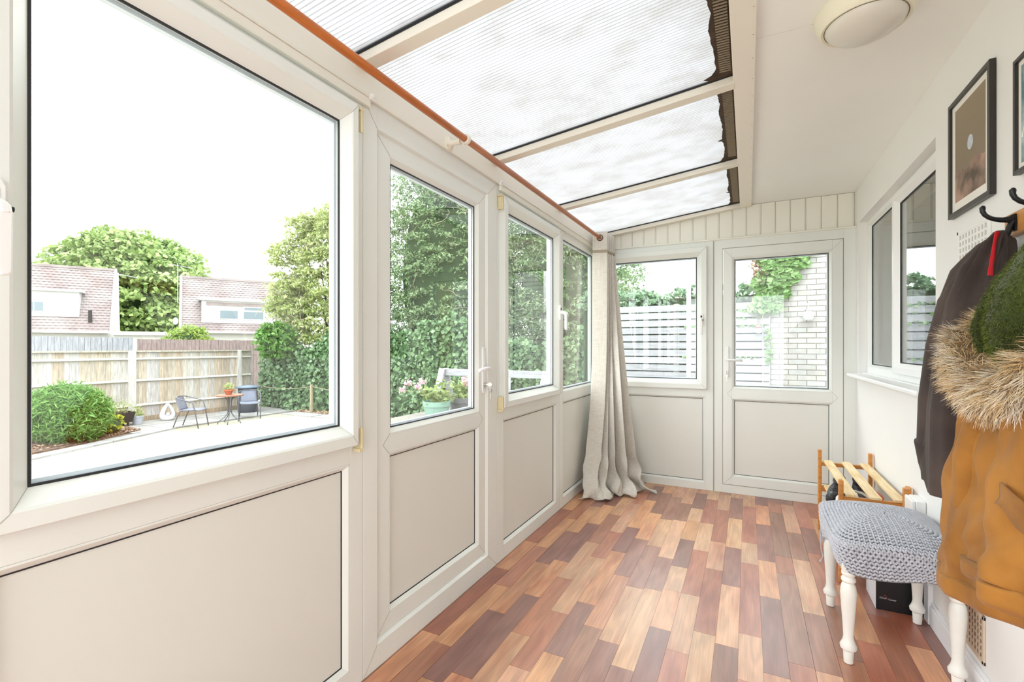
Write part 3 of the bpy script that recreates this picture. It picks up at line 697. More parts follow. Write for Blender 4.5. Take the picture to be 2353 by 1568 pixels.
# cover surface: (u around, v from crown centre to hem)
ccx, ccy = (SX0+SX1)/2, (SY0+SY1)/2; HX, HY = (SX1-SX0)/2+.045, (SY1-SY0)/2+.05
def sqr(ang, hx, hy, p):
    c, s_ = math.cos(ang), math.sin(ang); r = (abs(c)**p+abs(s_)**p)**(-1/p); return hx*c*r, hy*s_*r
def cover(ang, v):
    """v 0 crown, 1 top edge, 2 hem"""
    if v <= 1:
        p = 2.2+6*v; x, y = sqr(ang, HX*v, HY*v, p); z = .462+.060*(1-v**2.6)
        z += -.006*math.cos(2*ang)*v
    else:
        w = v-1; x, y = sqr(ang, HX*(1+.02*math.sin(PI*w))-.012*w, HY*(1+.02*math.sin(PI*w))-.014*w, 8-1.5*w)
        corner = abs(math.sin(2*ang))**3
        sag = .108+.018*math.sin(ang*1.0+.6)+.02*math.sin(ang*3+1); z = .462-sag*w-.010*corner*w
    x = min(x, XR-.02-ccx)
    return Vector((ccx+x, ccy+y, z))
core = MB(); NU = 96; rws = []
for v in [0.02, .15, .3, .45, .6, .75, .88, .96, 1.0, 1.06, 1.2, 1.4, 1.6, 1.8, 2.0]:
    rws.append([cover(2*PI*k/NU, v)-Vector((0, 0, .004)) for k in range(NU)])
core.grid(rws, closed=True, caps=False)
cov = obj('cover', core, mat('grey_yarn_deep', rgb(104, 106, 112), .95, sheen=.3, spec=.1), stl, smooth=True, solid=.004)
cov['label'] = 'grey crocheted wool cover'
# stitches: arc-length spaced slanted puffs in rounds
V_, F_ = [], []
unit_e = MB().ellipsoid((0, 0, 0), (1, 1, 1), 7, 4)
UV = np.array(unit_e.v); UF = np.array(unit_e.f); 
cnt = 0
rounds = [i/19 for i in range(1, 19)]+[.985, 1.03]+[1.03+.97*(i+.6)/8 for i in range(8)]
for ri, v in enumerate(rounds):
    pts = [cover(2*PI*k/360, v) for k in range(360)]; L = [0]
    for k in range(360): L.append(L[-1]+(pts[(k+1) % 360]-pts[k]).length)
    nst = max(4, int(L[-1]/.0158)); side = v > 1.0
    for k in range(nst):
        s_ = (k+.5*(ri % 2))*L[-1]/nst; a = np.interp(s_, L, np.linspace(0, 2*PI, 361))
        p = cover(a, v); q = cover(a+.01, v); tdir = (q-p).normalized(); dn = (cover(a, min(v+.02, 2))-cover(a, max(v-.02, 0))).normalized(); nn = tdir.cross(dn).normalized()
        if nn.z < 0 and not side: nn = -nn
        if side and (nn.x*(p.x-ccx)+nn.y*(p.y-ccy)) < 0: nn = -nn
        for sg in (-1, 1):
            ax = (tdir*.55*sg+dn*.85).normalized(); bx_ = nn.cross(ax).normalized()
            R_ = np.array([ax, bx_, nn]).T
            j = rng.uniform(.88, 1.12)
            sc_ = np.array([.0092*j, .0046, .0050])
            c0 = np.array(p+tdir*sg*.0038+nn*(.001))
            V_.append((UV*sc_) @ R_.T + c0); F_.append(UF+len(UV)*cnt); cnt += 1
o = npmesh('stitches', np.concatenate(V_), np.concatenate(F_), YARN, cov, kind='stuff', smooth=True)
# drawstring hanging at the far left corner
tie = MB(); tx, ty = .315, 2.60
tie.tube([(tx, ty, .40), (tx-.012, ty+.01, .34), (tx-.010, ty, .26), (tx-.004, ty-.012, .235), (tx-.012, ty-.02, .215)], .0022, 6)
tie.tube([(tx, ty, .39), (tx+.006, ty+.015, .32), (tx+.004, ty+.01, .285), (tx-.006, ty+.006, .288), (tx-.002, ty, .36)], .0022, 6)
tie.ellipsoid((tx-.014, ty-.022, .212), (.006, .005, .007))
obj('tie_cord', tie, YARN, cov, smooth=True)

# ------------------------------------------------------------------ shoe rack, shoes, box, socket
rk = empty('shoe_rack', (.57, 3.26, 0), 'low pine slatted shoe rack standing between the stool and the end door', 'shoe rack')
RY0, RY1, RX0, RX1 = 2.90, 3.69, .425, .695
pw = .020
for (x, y, zt) in ((RX0, RY0, .520), (RX0, RY1, .520), (RX1, RY0, .520), (RX1, RY1, .520)):
    obj('post', MB().box(x-pw/2, x+pw/2, y-pw/2-.006, y+pw/2+.006, 0, zt), PINE, rk, bevel=.004)
for zt in (.445, .285, .09):
    for y in (RY0, RY1):
        obj('cross_rail', MB().box(RX0+.01, RX1-.01, y-.009, y+.009, zt-.03, zt-.006) if zt > .4 else MB().box(RX0+.01, RX1-.01, y-.010, y+.010, zt-.038, zt), PINE, rk, bevel=.002)
    n = 3
    for k in range(n):
        x = RX0+.045+(RX1-RX0-.075)*k/(n-1)
        obj('slat', MB().box(x-.024, x+.024, RY0-.012, RY1+.012, zt-.006, zt+.006), PINEPALE, rk, bevel=.0015)
def shoe(name, loc, rz_, m, sole, label, group, L=.27, kind='shoe'):
    t = empty(name, loc, label, kind, group, rz=rz_); U = MB(); n = 14; st = []
    for i in range(13):
        s_ = i/12; x = -L/2+L*s_; w = .040*math.sin(PI*min(1, .12+s_*.86))**.45*(.82+.22*math.sin(PI*s_*.9)); h = .062-.028*s_ if s_ > .5 else .075-.055*abs(s_-.1)
        h = {True: .085, False: h}[s_ < .12]; h = h*(1 if s_ < .93 else .75)
        row = []
        for k in range(n):
            a = 2*PI*k/n; yy = w*math.cos(a); zz = h/2+h/2*math.sin(a)
            row.append((x, yy, .018+max(zz, .0)))
        st.append(row)
    U.grid(st, closed=True, caps=True); obj('upper', U, m, t, local=True, smooth=True)
    sl_ = MB(); pr = []
    for i in range(24):
        a = 2*PI*i/24; pr.append((L/2*1.02*math.cos(a), (.043 if math.cos(a) > 0 else .036)*math.copysign(abs(math.sin(a))**.7, math.sin(a))))
    sl_.prism(pr, lambda x, y: (x, y, 0), lambda x, y: (x, y, .024)); obj('sole', sl_, sole, t, local=True, bevel=.004)
    op = MB().tube([(-L*.30+.055*math.cos(a), .026*math.sin(a), .093-.012*math.cos(a)) for a in [k*PI/8 for k in range(16)]], .006, 8, closed=True)
    obj('collar', op, m, t, local=True, smooth=True)
    ins = MB().ellipsoid((-L*.30, 0, .084), (.054, .026, .010), 12, 6); obj('lining', ins, DARKRUB, t, local=True, smooth=True)
    lc = MB()
    for q in range(4): lc.tube([(.0+q*.022, -.02, .078-q*.007), (.004+q*.022, 0, .084-q*.008), (.0+q*.022, .02, .078-q*.007)], .0022, 5)
    obj('laces', lc, sole, t, local=True); return t
BLK = mat('black_shoe', rgb(52, 54, 58), .45); WHT = mat('white_clog', rgb(226, 226, 222), .5); ORN = mat('orange_trainer', rgb(214, 96, 62), .6)
sh1 = shoe('trainer', (.475, 3.40, .291), -1.9, BLK, DARKRUB, 'charcoal shoe at the left side of the middle shelf of the shoe rack', None)
sh2 = shoe('trainer', (.60, 3.42, .291), -1.6, mat('black_shoe_b', rgb(34, 34, 36), .6), DARKRUB, 'black shoe on the middle shelf, seen between the first two slats', None)
sh3 = shoe('trainer', (.645, 3.12, .291), -1.3, ORN, WHT, 'orange and white trainer on the middle shelf near the wall', None)
def clog(loc, rz_, label):
    t = empty('clog', loc, label, 'shoe', 'white clogs on the rack', rz=rz_); n = 16; st = []
    for i in range(12):
        s_ = i/11; x = -.13+.26*s_; w = .048*math.sin(PI*min(1, .16+s_*.80))**.5; h = .05+.03*s_*(1-s_)*2+(.02 if s_ > .4 else 0); st.append([(x, w*math.cos(2*PI*k/n), h/2+.004+h/2*math.sin(2*PI*k/n)) for k in range(n)])
    obj('upper', MB().grid(st, closed=True, caps=True), WHT, t, local=True, smooth=True)
    for a, b in ((.02, .024), (.05, .0), (.03, -.024), (.075, .02), (.08, -.016), (.0, .0)): obj('hole', MB().lathe([(.001, 0), (.0065, 0), (.0065, .003), (.001, .003)], (a, b, .079-(a-.02)*.12-abs(b)*.25), 10), DARKRUB, t, local=True)
    st_ = MB().tube([(-.01, -.045, .05), (-.07, -.05, .07), (-.14, -.03, .085), (-.155, 0, .09), (-.14, .03, .085), (-.07, .05, .07), (-.01, .045, .05)], .009, 8, flat=.5); obj('heel_strap', st_, WHT, t, local=True, smooth=True)
    obj('opening', MB().ellipsoid((-.055, 0, .052), (.06, .032, .010), 14, 6), DARKRUB, t, local=True, smooth=True)
clog((.475, 3.08, .291), -1.85, 'white clog with holes on the middle shelf beside the near left rack post')
clog((.575, 3.10, .291), -1.35, 'white clog with holes on the middle shelf, nearer to the wall')
# white socket box on the wall
sb = empty('cable_box', (XR, 2.77, .40), 'square white plastic cable box on the right wall above the stool', 'cable box')
obj('box_body', MB().box(XR-.038, XR, 2.712, 2.83, .395, .503), WHITE, sb, bevel=.006)
obj('box_lid', MB().box(XR-.052, XR-.038, 2.714, 2.828, .397, .501), WHITE, sb, bevel=.005)
o = obj('wood_block', MB().box(XR-.050, XR-.02, 2.845, 2.870, .41, .522), PINE, bevel=.002); tag(o, 'small pine block on the right wall just beyond the white cable box', 'block')
# black product box under the stool
bxo = empty('cardboard_box', (.61, 2.80, 0), 'black cardboard box with white side and small logo on the floor under the stool', 'box')
BX0, BX1, BY0, BY1, BZ = .524, .698, 2.675, 2.87, .215
obj('carton', MB().box(BX0, BX1, BY0, BY1, 0, BZ), mat('carton_white', rgb(214, 216, 222), .5), bxo, bevel=.001)
obj('black_face', MB().box(BX0+.0005, BX1-.0005, BY0-.0012, BY0, 0.001, BZ-.001), mat('carton_black', rgb(20, 20, 22), .35), bxo)
PRINT = mat('print_white', rgb(210, 205, 205), .6); PRED = mat('print_red', rgb(190, 70, 70), .6)
def text(s, size, loc, rot, m, parent, name='lettering', ext=.0003):
    cu_ = bpy.data.curves.new(name, 'FONT'); cu_.body = s; cu_.size = size; cu_.extrude = ext; cu_.resolution_u = 2
    to = bpy.data.objects.new('tmp', cu_); C.objects.link(to); dg = bpy.context.evaluated_depsgraph_get()
    me = bpy.data.meshes.new_from_object(to.evaluated_get(dg)); bpy.data.objects.remove(to)
    me.materials.append(m); o = bpy.data.objects.new(name, me); C.objects.link(o); o.parent = parent
    o.location = Vector(loc)-ORG[parent.name]; o.rotation_euler = rot; return o
text('Dwell', .0105, (BX0+.014, BY0-.0016, .052), (PI/2, 0, 0), PRINT, bxo); text('Cutter', .0105, (BX0+.046, BY0-.0016, .050), (PI/2, 0, 0), PRINT, bxo)
text('scoop', .022, (BX0+.014, BY0-.0016, .150), (PI/2, 0, 0), PRINT, bxo)
lg = MB().tube([(BX0+.026, BY0-.0018, .058), (BX0+.034, BY0-.0018, .073), (BX0+.044, BY0-.0018, .050)], .0009, 4); obj('logo', lg, PRED, bxo)

# ------------------------------------------------------------------ vents
def vent(loc_y, loc_z, w, h, nx, nz, m, hole, label):
    t = empty('air_vent', (XR, loc_y+w/2, loc_z), label, 'vent'); f = MB(); b = .014
    x0, x1 = XR-.007, XR
    f.box(x0, x1, loc_y, loc_y+w, loc_z, loc_z+b); f.box(x0, x1, loc_y, loc_y+w, loc_z+h-b, loc_z+h); f.box(x0, x1, loc_y, loc_y+b, loc_z, loc_z+h); f.box(x0, x1, loc_y+w-b, loc_y+w, loc_z, loc_z+h)
    obj('frame', f, m, t, bevel=.002); g = MB()
    iw, ih = w-2*b, h-2*b
    for i in range(nx+1): y = loc_y+b+iw*i/nx; g.box(x0+.001, x1, y-iw/nx*.17, y+iw/nx*.17, loc_z+b, loc_z+h-b)
    for i in range(nz+1): z = loc_z+b+ih*i/nz; g.box(x0+.0015, x1, loc_y+b, loc_y+w-b, z-ih/nz*.17, z+ih/nz*.17)
    obj('grille', g, m, t); obj('backing', MB().box(x1-.0035, x1-.0005, loc_y+b, loc_y+w-b, loc_z+b, loc_z+h-b), hole, t)
vent(2.085, 1.455, .265, .175, 9, 6, WALL, mat('vent_hole', rgb(196, 194, 184), .9), 'white painted square-holed vent on the right wall below the moon picture')
vent(2.125, .125, .235, .165, 9, 6, mat('vent_cream', rgb(206, 186, 164), .6), mat('vent_hole_b', rgb(120, 96, 72), .9), 'beige square-holed vent low on the right wall behind the stool leg')

# ------------------------------------------------------------------ pictures
def picture(y0, y1, z0, z1, fw, mw, label, depth=.018):
    t = empty('framed_picture', (XR, (y0+y1)/2, z0), label, 'picture'); f = MB(mR)
    off = XW-XR
    fr = MB(lambda a, b, d: (XR-d, a, b)); ring(fr, (y0, y1, z0, z1), (y0+fw, y1-fw, z0+fw, z1-fw), [(0, .001), (0, depth), (1, depth), (1, .001)])
    obj('frame', fr, BLACKF, t, bevel=.0012)
    obj('mount', MB().box(XR-.009, XR-.002, y0+fw-.002, y1-fw+.002, z0+fw-.002, z1-fw+.002), MATB, t)
    return t
p1 = picture(2.050, 2.402, 1.690, 2.128, .017, .03, 'black-framed print of a pale moon in a brown sky above pink rock')
def moon_mat():
    m, n, l, b = _nodes('print_dusk'); b.inputs['Roughness'].default_value = .35
    co = n.new('ShaderNodeTexCoord'); sp = n.new('ShaderNodeSeparateXYZ'); l.new(co.outputs['Object'], sp.inputs[0])
    r = n.new('ShaderNodeValToRGB'); mr = n.new('ShaderNodeMapRange'); mr.inputs[1].default_value = 0; mr.inputs[2].default_value = .42; l.new(sp.outputs[2], mr.inputs[0]); l.new(mr.outputs[0], r.inputs[0])
    r.color_ramp.elements[0].color = rgb(112, 96, 70); r.color_ramp.elements[1].color = rgb(142, 122, 92); l.new(r.outputs[0], b.inputs['Base Color']); return m
IY0, IY1, IZ0, IZ1 = 2.102, 2.356, 1.742, 2.088
obj('print', MB().box(XR-.0096, XR-.009, IY0, IY1, IZ0, IZ1), moon_mat(), p1)
m_ = MB(); m_.prism([(2.222+.024*math.cos(a), 1.925+.026*math.sin(a)) for a in [k*PI/12 for k in range(24)]], lambda y, z: (XR-.0096, y, z), lambda y, z: (XR-.0099, y, z)); obj('printed_moon', m_, mat('print_moon', rgb(206, 214, 226), .4, noise=.25, nscale=60), p1)
rr = random.Random(3); rk_ = [(IY0, IZ0), (IY1, IZ0)]+[(IY1-(IY1-IY0)*k/14, 1.846+.010*(k/14)+rr.uniform(-.003, .003)+.010*math.sin(k*.8)) for k in range(15)]
m_ = MB(); m_.prism(rk_, lambda y, z: (XR-.0096, y, z), lambda y, z: (XR-.0099, y, z)); obj('printed_rock', m_, mat('print_rock', rgb(176, 142, 122), .5, col2=rgb(84, 68, 54), nscale=12), p1)
p2 = picture(1.545, 1.900, 1.700, 2.035, .011, .02, 'black-framed teal abstract print at the right edge, above the coat rail')
obj('print', MB().box(XR-.0098, XR-.009, 1.575, 1.872, 1.728, 2.008), mat('print_teal', rgb(176, 200, 200), .5, col2=rgb(84, 128, 134), nscale=16), p2)
sw = MB()
for c0, c1, q in ((1.82, 1.93, .04), (1.80, 1.86, .05), (1.84, 1.80, .03)): sw.tube([(XR-.0105, c0+q*math.cos(t)*.8, c1+q*math.sin(t)) for t in [k*PI/6 for k in range(9)]], .0016, 5)
obj('printed_lines', sw, mat('print_line', rgb(226, 232, 228), .5), p2)
p3 = picture(2.12, 2.418, 1.13, 1.388, .013, .03, 'small grey-framed picture half hidden behind the dark jacket')
obj('print', MB().box(XR-.0098, XR-.009, 2.17, 2.37, 1.17, 1.35), mat('print_grey', rgb(150, 146, 140), .5, noise=.4, nscale=12), p3)

# ------------------------------------------------------------------ coat rail and hooks
ra = empty('coat_rail', (XR, 1.5, 1.53), 'varnished wooden coat rail with black double hooks on the right wall', 'coat rail')
obj('board', MB().box(XR-.020, XR, 1.02, 1.945, 1.525, 1.592), mat('rail_wood', rgb(206, 142, 74), .4, noise=.2, nscale=9, stretch=(1, 1, 6)), ra, bevel=.004)
for y in (1.878, 1.70, 1.52, 1.34, 1.16):
    h = MB(); xb = XR-.020
    h.prism([(y-.011, 1.535), (y+.011, 1.535), (y+.013, 1.56), (y+.009, 1.583), (y-.009, 1.583), (y-.013, 1.56)], lambda a, z: (xb, a, z), lambda a, z: (xb-.005, a, z))
    h.tube([(xb-.002, y, 1.574), (xb-.014, y, 1.569), (xb-.030, y, 1.570), (xb-.045, y, 1.574), (xb-.057, y, 1.580), (xb-.066, y, 1.589), (xb-.071, y, 1.600), (xb-.071, y, 1.611), (xb-.069, y, 1.616)], [.011, .0095, .0075, .0065, .006, .006, .0065, .0075, .004], 10)
    h.tube([(xb-.003, y, 1.565), (xb-.012, y, 1.545), (xb-.018, y, 1.525), (xb-.030, y, 1.516), (xb-.040, y, 1.522), (xb-.043, y, 1.536)], [.010, .009, .0075, .006, .006, .007], 8)
    obj('hook', h, BLACKM, ra, smooth=True, autos=True)

# ------------------------------------------------------------------ coats
def cloth_tube(mb, secs, nu=72, nv=60, folds=(), seed=0, wr=0, caps=True, wallclip=True):
    """secs: (z, cx, cy, hx, hy) from top to bottom, folds: (freq, amp, phase, drift)"""
    zs = np.array([s[0] for s in secs]); T = np.linspace(0, 1, len(secs)); rows = []
    for j in range(nv+1):
        t = j/nv; z, cx, cy, hx, hy = [float(np.interp(t, T, [s[k] for s in secs])) for k in range(5)]
        row = []
        for k in range(nu):
            a = 2*PI*k/nu; f = 0
            for fr, am, ph_, dr in folds:
                f += am*(1-abs(math.sin((fr*a+ph_+dr*t)/2))*2)*min(1, t*4+.2)
            if wr: f += wr*(math.sin(4*a+15*t+seed)+.7*math.sin(9*a-22*t+2*seed)*math.sin(5*t+a)+.5*math.sin(13*a+31*t))*min(1, t*3)
            ca, sa = math.cos(a), math.sin(a); r = (abs(ca)**2.5+abs(sa)**2.5)**(-1/2.5)
            x = cx+(hx+f)*ca*r; y = cy+(hy+f)*sa*r
            if wallclip: x = min(x, XR-.006)
            row.append((x, y, z+.006*math.sin(3*a+seed)*t))
        rows.append(row)
    mb.grid(rows, closed=True, caps=caps); return rows
def fabric(name, c1, c2, rough=.85, sheen=.2, bump=.25, bs=18, sc=4):
    m = mat(name, c1, rough, col2=c2, nscale=sc, sheen=sheen, bump=bump, bscale=bs, spec=.2); return m
JK = fabric('jacket_fleece', rgb(84, 72, 66), rgb(60, 51, 48), sheen=.08, bs=160, bump=.1)
jk = empty('jacket', (.60, 1.98, .75), 'dark brown-grey jacket with a red collar tape hanging on the farthest hook', 'jacket')
b = MB(); cloth_tube(b, [(1.528, .668, 1.885, .012, .015), (1.51, .655, 1.885, .030, .042), (1.44, .63, 1.905, .055, .085), (1.34, .62, 1.915, .075, .105), (1.20, .61, 1.93, .085, .13), (1.0, .60, 1.945, .09, .148), (.85, .60, 1.95, .09, .155), (.74, .60, 1.95, .085, .15)],
                    folds=[(5, .013, .5, 1.2), (8, .006, 1.4, -1)], seed=1)
obj('body', b, JK, jk, smooth=True)
b = MB(); b.tube([(.625, 1.925, 1.46), (.59, 1.965, 1.34), (.58, 2.00, 1.20), (.578, 2.04, 1.02), (.583, 2.075, .88), (.59, 2.09, .80)], [.026, .045, .055, .062, .062, .050], 20, flat=1.0); obj('sleeve', b, JK, jk, smooth=True)
b = MB(); b.tube([(.58, 2.075, .875), (.587, 2.090, .80), (.597, 2.092, .70)], [.066, .058, .042], 20); cf = obj('cuff', b, JK, jk, smooth=True)
b = MB(); b.tube([(.66, 1.88, 1.525), (.645, 1.885, 1.533), (.625, 1.90, 1.525), (.612, 1.92, 1.50)], [.004, .006, .005, .003], 8)
b = MB(); b.add([(.640, 1.835, 1.530), (.662, 1.862, 1.532), (.635, 1.828, 1.40), (.612, 1.796, 1.40), (.636, 1.833, 1.530), (.606, 1.794, 1.40)], [(0, 1, 2, 3), (4, 0, 3, 5)])
obj('collar_tape', b, mat('red_tape', rgb(214, 24, 40), .7), jk, solid=.002)
b = MB(); cloth_tube(b, [(1.535, .655, 1.86, .010, .012), (1.50, .64, 1.855, .022, .026), (1.36, .61, 1.87, .05, .05), (1.20, .60, 1.88, .06, .07), (1.05, .60, 1.88, .06, .07)], folds=[(5, .008, .5, 1.2)], seed=4)
obj('front_fold', b, JK, jk, smooth=True)

MU = fabric('parka_cotton', rgb(170, 115, 48), rgb(140, 92, 38), rough=.75, sheen=.1, bump=.5, bs=7, sc=6)
pk_ = empty('parka', (.55, 1.55, .55), 'mustard parka with olive fleece lining and a shaggy fur hood trim hanging over the stool', 'coat')
def tilt(mb, y0, k, z0=1.1):
    """hem drops towards the far side"""
    mb.v = [(x, y, z+k*(y-y0)*max(0, min(1, (z0-z)/.5))) for x, y, z in mb.v]; return mb
TK = -.20
b = MB(); cloth_tube(b, [(1.22, .63, 1.60, .05, .10), (1.12, .60, 1.62, .08, .17), (.98, .59, 1.635, .10, .22), (.82, .585, 1.645, .115, .255), (.68, .58, 1.65, .12, .272), (.60, .58, 1.65, .122, .278)],
                    folds=[(5, .022, 2.2, .8), (9, .010, .3, -1.6)], seed=2, wr=.005, nu=96)
obj('back_panel', tilt(b, 1.65, TK), MU, pk_, smooth=True)
b = MB(); cloth_tube(b, [(.60, .58, 1.65, .124, .280), (.594, .58, 1.65, .128, .284), (.562, .58, 1.65, .127, .283), (.552, .58, 1.65, .120, .276)], folds=[(5, .022, 3.0, 0), (9, .010, -1.3, 0)], nv=10, nu=96); obj('back_hem', tilt(b, 1.65, TK), MU, pk_, smooth=True)
b = MB(); cloth_tube(b, [(1.16, .565, 1.46, .04, .08), (1.06, .55, 1.455, .065, .13), (.95, .540, 1.435, .08, .175), (.84, .535, 1.42, .088, .21), (.76, .53, 1.41, .092, .235), (.705, .53, 1.41, .093, .245)],
                    folds=[(3, .018, 1.0, 1.3), (7, .011, 2.3, -1.2)], seed=5, wr=.004, nu=96)
fp = obj('front_panel', tilt(b, 1.44, TK), MU, pk_, smooth=True)
b = MB(); cloth_tube(b, [(.705, .53, 1.41, .095, .247), (.699, .53, 1.41, .100, .252), (.668, .53, 1.41, .099, .251), (.658, .53, 1.41, .090, .242)], folds=[(3, .018, 2.3, 0), (7, .011, 1.1, 0)], nv=10, nu=96); obj('hem', tilt(b, 1.44, TK), MU, pk_, smooth=True)
b = MB(); b.tube([(.56, 1.56, 1.12), (.52, 1.60, 1.04), (.505, 1.625, .92), (.505, 1.64, .80), (.52, 1.645, .72)], [.03, .045, .052, .05, .035], 24, flat=.9); obj('sleeve', b, MU, pk_, smooth=True)
pf = []
for i in range(15):
    t = i/14; y = 1.335-.20*t; x = .447+.012*t-.008*math.sin(PI*t)
    pf.append([(x-.003-(.008 if q == 1 else 0), y, .925-.03*t-.045*q+.006*math.sin(9*t)*q) for q in (0, .33, .66, 1)])
obj('pocket_flap', MB().grid(pf), MU, pk_, smooth=True, solid=.005)
OL = fabric('olive_fleece', rgb(70, 84, 28), rgb(34, 42, 14), sheen=.3, bump=.3, bs=120)
hood = []
def tongue(name, path, ra_, rb_, m, n=20):
    """flattened tapering volume along a path, ra_ across Y, rb_ across X"""
    rows = []
    for (p, a_, b_) in zip(path, ra_, rb_):
        rows.append([(p[0]+b_*math.cos(2*PI*k/n), p[1]+a_*math.sin(2*PI*k/n), p[2]+.25*a_*math.sin(2*PI*k/n)*0) for k in range(n)])
    mb = MB().grid(rows, closed=True, caps=True); return obj(name, mb, m, pk_, smooth=True), rows
lobes = []
P1 = [(.655, 1.50, 1.54), (.61, 1.485, 1.49), (.555, 1.475, 1.41), (.515, 1.485, 1.35), (.502, 1.53, 1.29), (.50, 1.572, 1.24), (.50, 1.576, 1.185)]
lobes.append(tongue('hood_lining', P1, [.012, .022, .028, .030, .030, .026, .008], [.012, .022, .026, .028, .028, .025, .008], OL))
P2 = [(.655, 1.46, 1.545), (.60, 1.43, 1.49), (.545, 1.40, 1.41), (.50, 1.375, 1.32), (.49, 1.385, 1.25), (.49, 1.40, 1.20), (.49, 1.42, 1.165)]
lobes.append(tongue('hood_lining', P2, [.015, .035, .055, .068, .068, .05, .02], [.012, .03, .04, .05, .05, .04, .02], OL))
def strands(base, nrm, length, curl, width, c_root, c_tip, name, parent, seg=3, jit=.5, down=.5, lock=0):
    n = len(base); lk = 0; lb = 0
    if lock:      # hair falls in locks: neighbours share a lean, a bend and a tone
        h = np.floor(base/lock).astype(np.int64); hid = (h[:, 0]*73856093 ^ h[:, 1]*19349663 ^ h[:, 2]*83492791) % 997
        tab = rng.normal(size=(997, 3)); lk = tab[hid]*.55; lb = rng.normal(size=(997, 3))[hid]*curl*.9; tone = rng.integers(0, len(c_tip), 997)[hid]
    D = nrm+lk+rng.normal(size=(n, 3))*jit; D[:, 2] -= down; D /= np.linalg.norm(D, axis=1)[:, None]
    L = length*rng.uniform(.55, 1.25, n)[:, None]; side = np.cross(D, rng.normal(size=(n, 3))); side /= np.linalg.norm(side, axis=1)[:, None]
    bend = rng.normal(size=(n, 3))*curl*(.35 if lock else 1)+lb; bend[:, 2] -= curl*1.2
    V = []; w = width
    for s_ in range(seg+1):
        t = s_/seg; c = base+D*L*t+bend*L*t*t; ww = w*(1-t*.9)
        V += [c-side*ww, c+side*ww]
    V = np.stack(V, 1).reshape(-1, 3); k = 2*(seg+1); i = np.arange(n)*k
    F = np.concatenate([np.stack([i+2*s_, i+2*s_+1, i+2*s_+3, i+2*s_+2], 1) for s_ in range(seg)])
    m, nn, l, bb = _nodes(name+'_hair'); bb.inputs['Roughness'].default_value = .6; bb.inputs['Specular IOR Level'].default_value = .25
    at = nn.new('ShaderNodeAttribute'); at.attribute_name = 'shade'; l.new(at.outputs['Color'], bb.inputs['Base Color'])
    o = npmesh(name, V, F, m, parent, kind='stuff')
    col = np.zeros((n, k, 4), dtype=np.float32); r1 = np.array(c_root); r2 = np.array(c_tip)
    mixn = rng.uniform(0, 1, (n, 1)); tips = r2[rng.integers(0, len(r2), n) if not lock else np.where(rng.random(n) < .7, tone, rng.integers(0, len(r2), n))]; roots = r1[rng.integers(0, len(r1), n)]
    for s_ in range(seg+1):
        t = s_/seg; c = roots*(1-t)+tips*t; col[:, 2*s_] = c; col[:, 2*s_+1] = c
    ca = o.data.color_attributes.new('shade', 'FLOAT_COLOR', 'POINT'); ca.data.foreach_set('color', col.ravel())
    return o
def sample_rows(rows, n):
    R_ = np.array([[tuple(p) for p in r] for r in rows]); J, K, _ = R_.shape
    j = rng.uniform(0, J-1.001, n); k = rng.uniform(0, K, n); j0 = j.astype(int); k0 = k.astype(int) % K; k1 = (k0+1) % K; fj = (j-j0)[:, None]; fk = (k-k.astype(int))[:, None]
    P = (R_[j0, k0]*(1-fk)+R_[j0, k1]*fk)*(1-fj)+(R_[j0+1, k0]*(1-fk)+R_[j0+1, k1]*fk)*fj
    ctr = R_.mean(axis=1); N = P-(ctr[j0]*(1-fj)+ctr[j0+1]*fj); N /= np.linalg.norm(N, axis=1)[:, None]; return P, N
for (o_, rows_), n_ in zip(lobes, (9000, 20000)):
    P, N = sample_rows(rows_, n_)
    strands(P, N, .008, .2, .0006, [rgb(40, 50, 16), rgb(54, 66, 20)], [rgb(110, 124, 44), rgb(72, 86, 26), rgb(136, 146, 66)], 'fleece_pile', o_, seg=2, jit=.5, down=.4)
fpth = [(.66, 1.74, 1.29), (.60, 1.79, 1.26), (.535, 1.79, 1.212), (.512, 1.68, 1.140), (.50, 1.57, 1.105), (.495, 1.48, 1.095), (.51, 1.41, 1.108), (.525, 1.37, 1.15), (.55, 1.34, 1.20), (.58, 1.32, 1.27), (.61, 1.31, 1.34), (.65, 1.32, 1.40)]
frad = [.02, .032, .042, .048, .05, .05, .05, .05, .048, .042, .035, .02]
b = MB(); b.tube(fpth, frad, 16); fo = obj('fur_trim', b, mat('fur_core', rgb(120, 92, 60), .9, noise=.3, nscale=20), pk_, smooth=True, label='shaggy cream and brown fur trim')
R_ = [b.v[i*16:(i+1)*16] for i in range(len(fpth))]; P, N = sample_rows(R_, 26000)
TAN = [rgb(250, 234, 200), rgb(254, 248, 232), rgb(236, 206, 156), rgb(222, 184, 128), rgb(120, 90, 64), rgb(252, 246, 234), rgb(246, 230, 200)]
N2 = N.copy(); strands(P, N2, .040, .026, .0010, [rgb(184, 152, 108), rgb(208, 178, 132), rgb(224, 202, 164), rgb(120, 90, 62)], TAN, 'fur_hair', fo, seg=4, jit=.28, down=.9, lock=.016)
P, N = sample_rows(R_, 900); strands(P, N, .050, .03, .0004, [rgb(80, 60, 40)], [rgb(60, 46, 36), rgb(235, 225, 205)], 'guard_hair', fo, seg=4, jit=.6, down=.9)

pk_.location = (pk_.location.x+.014, pk_.location.y-.04, pk_.location.z)
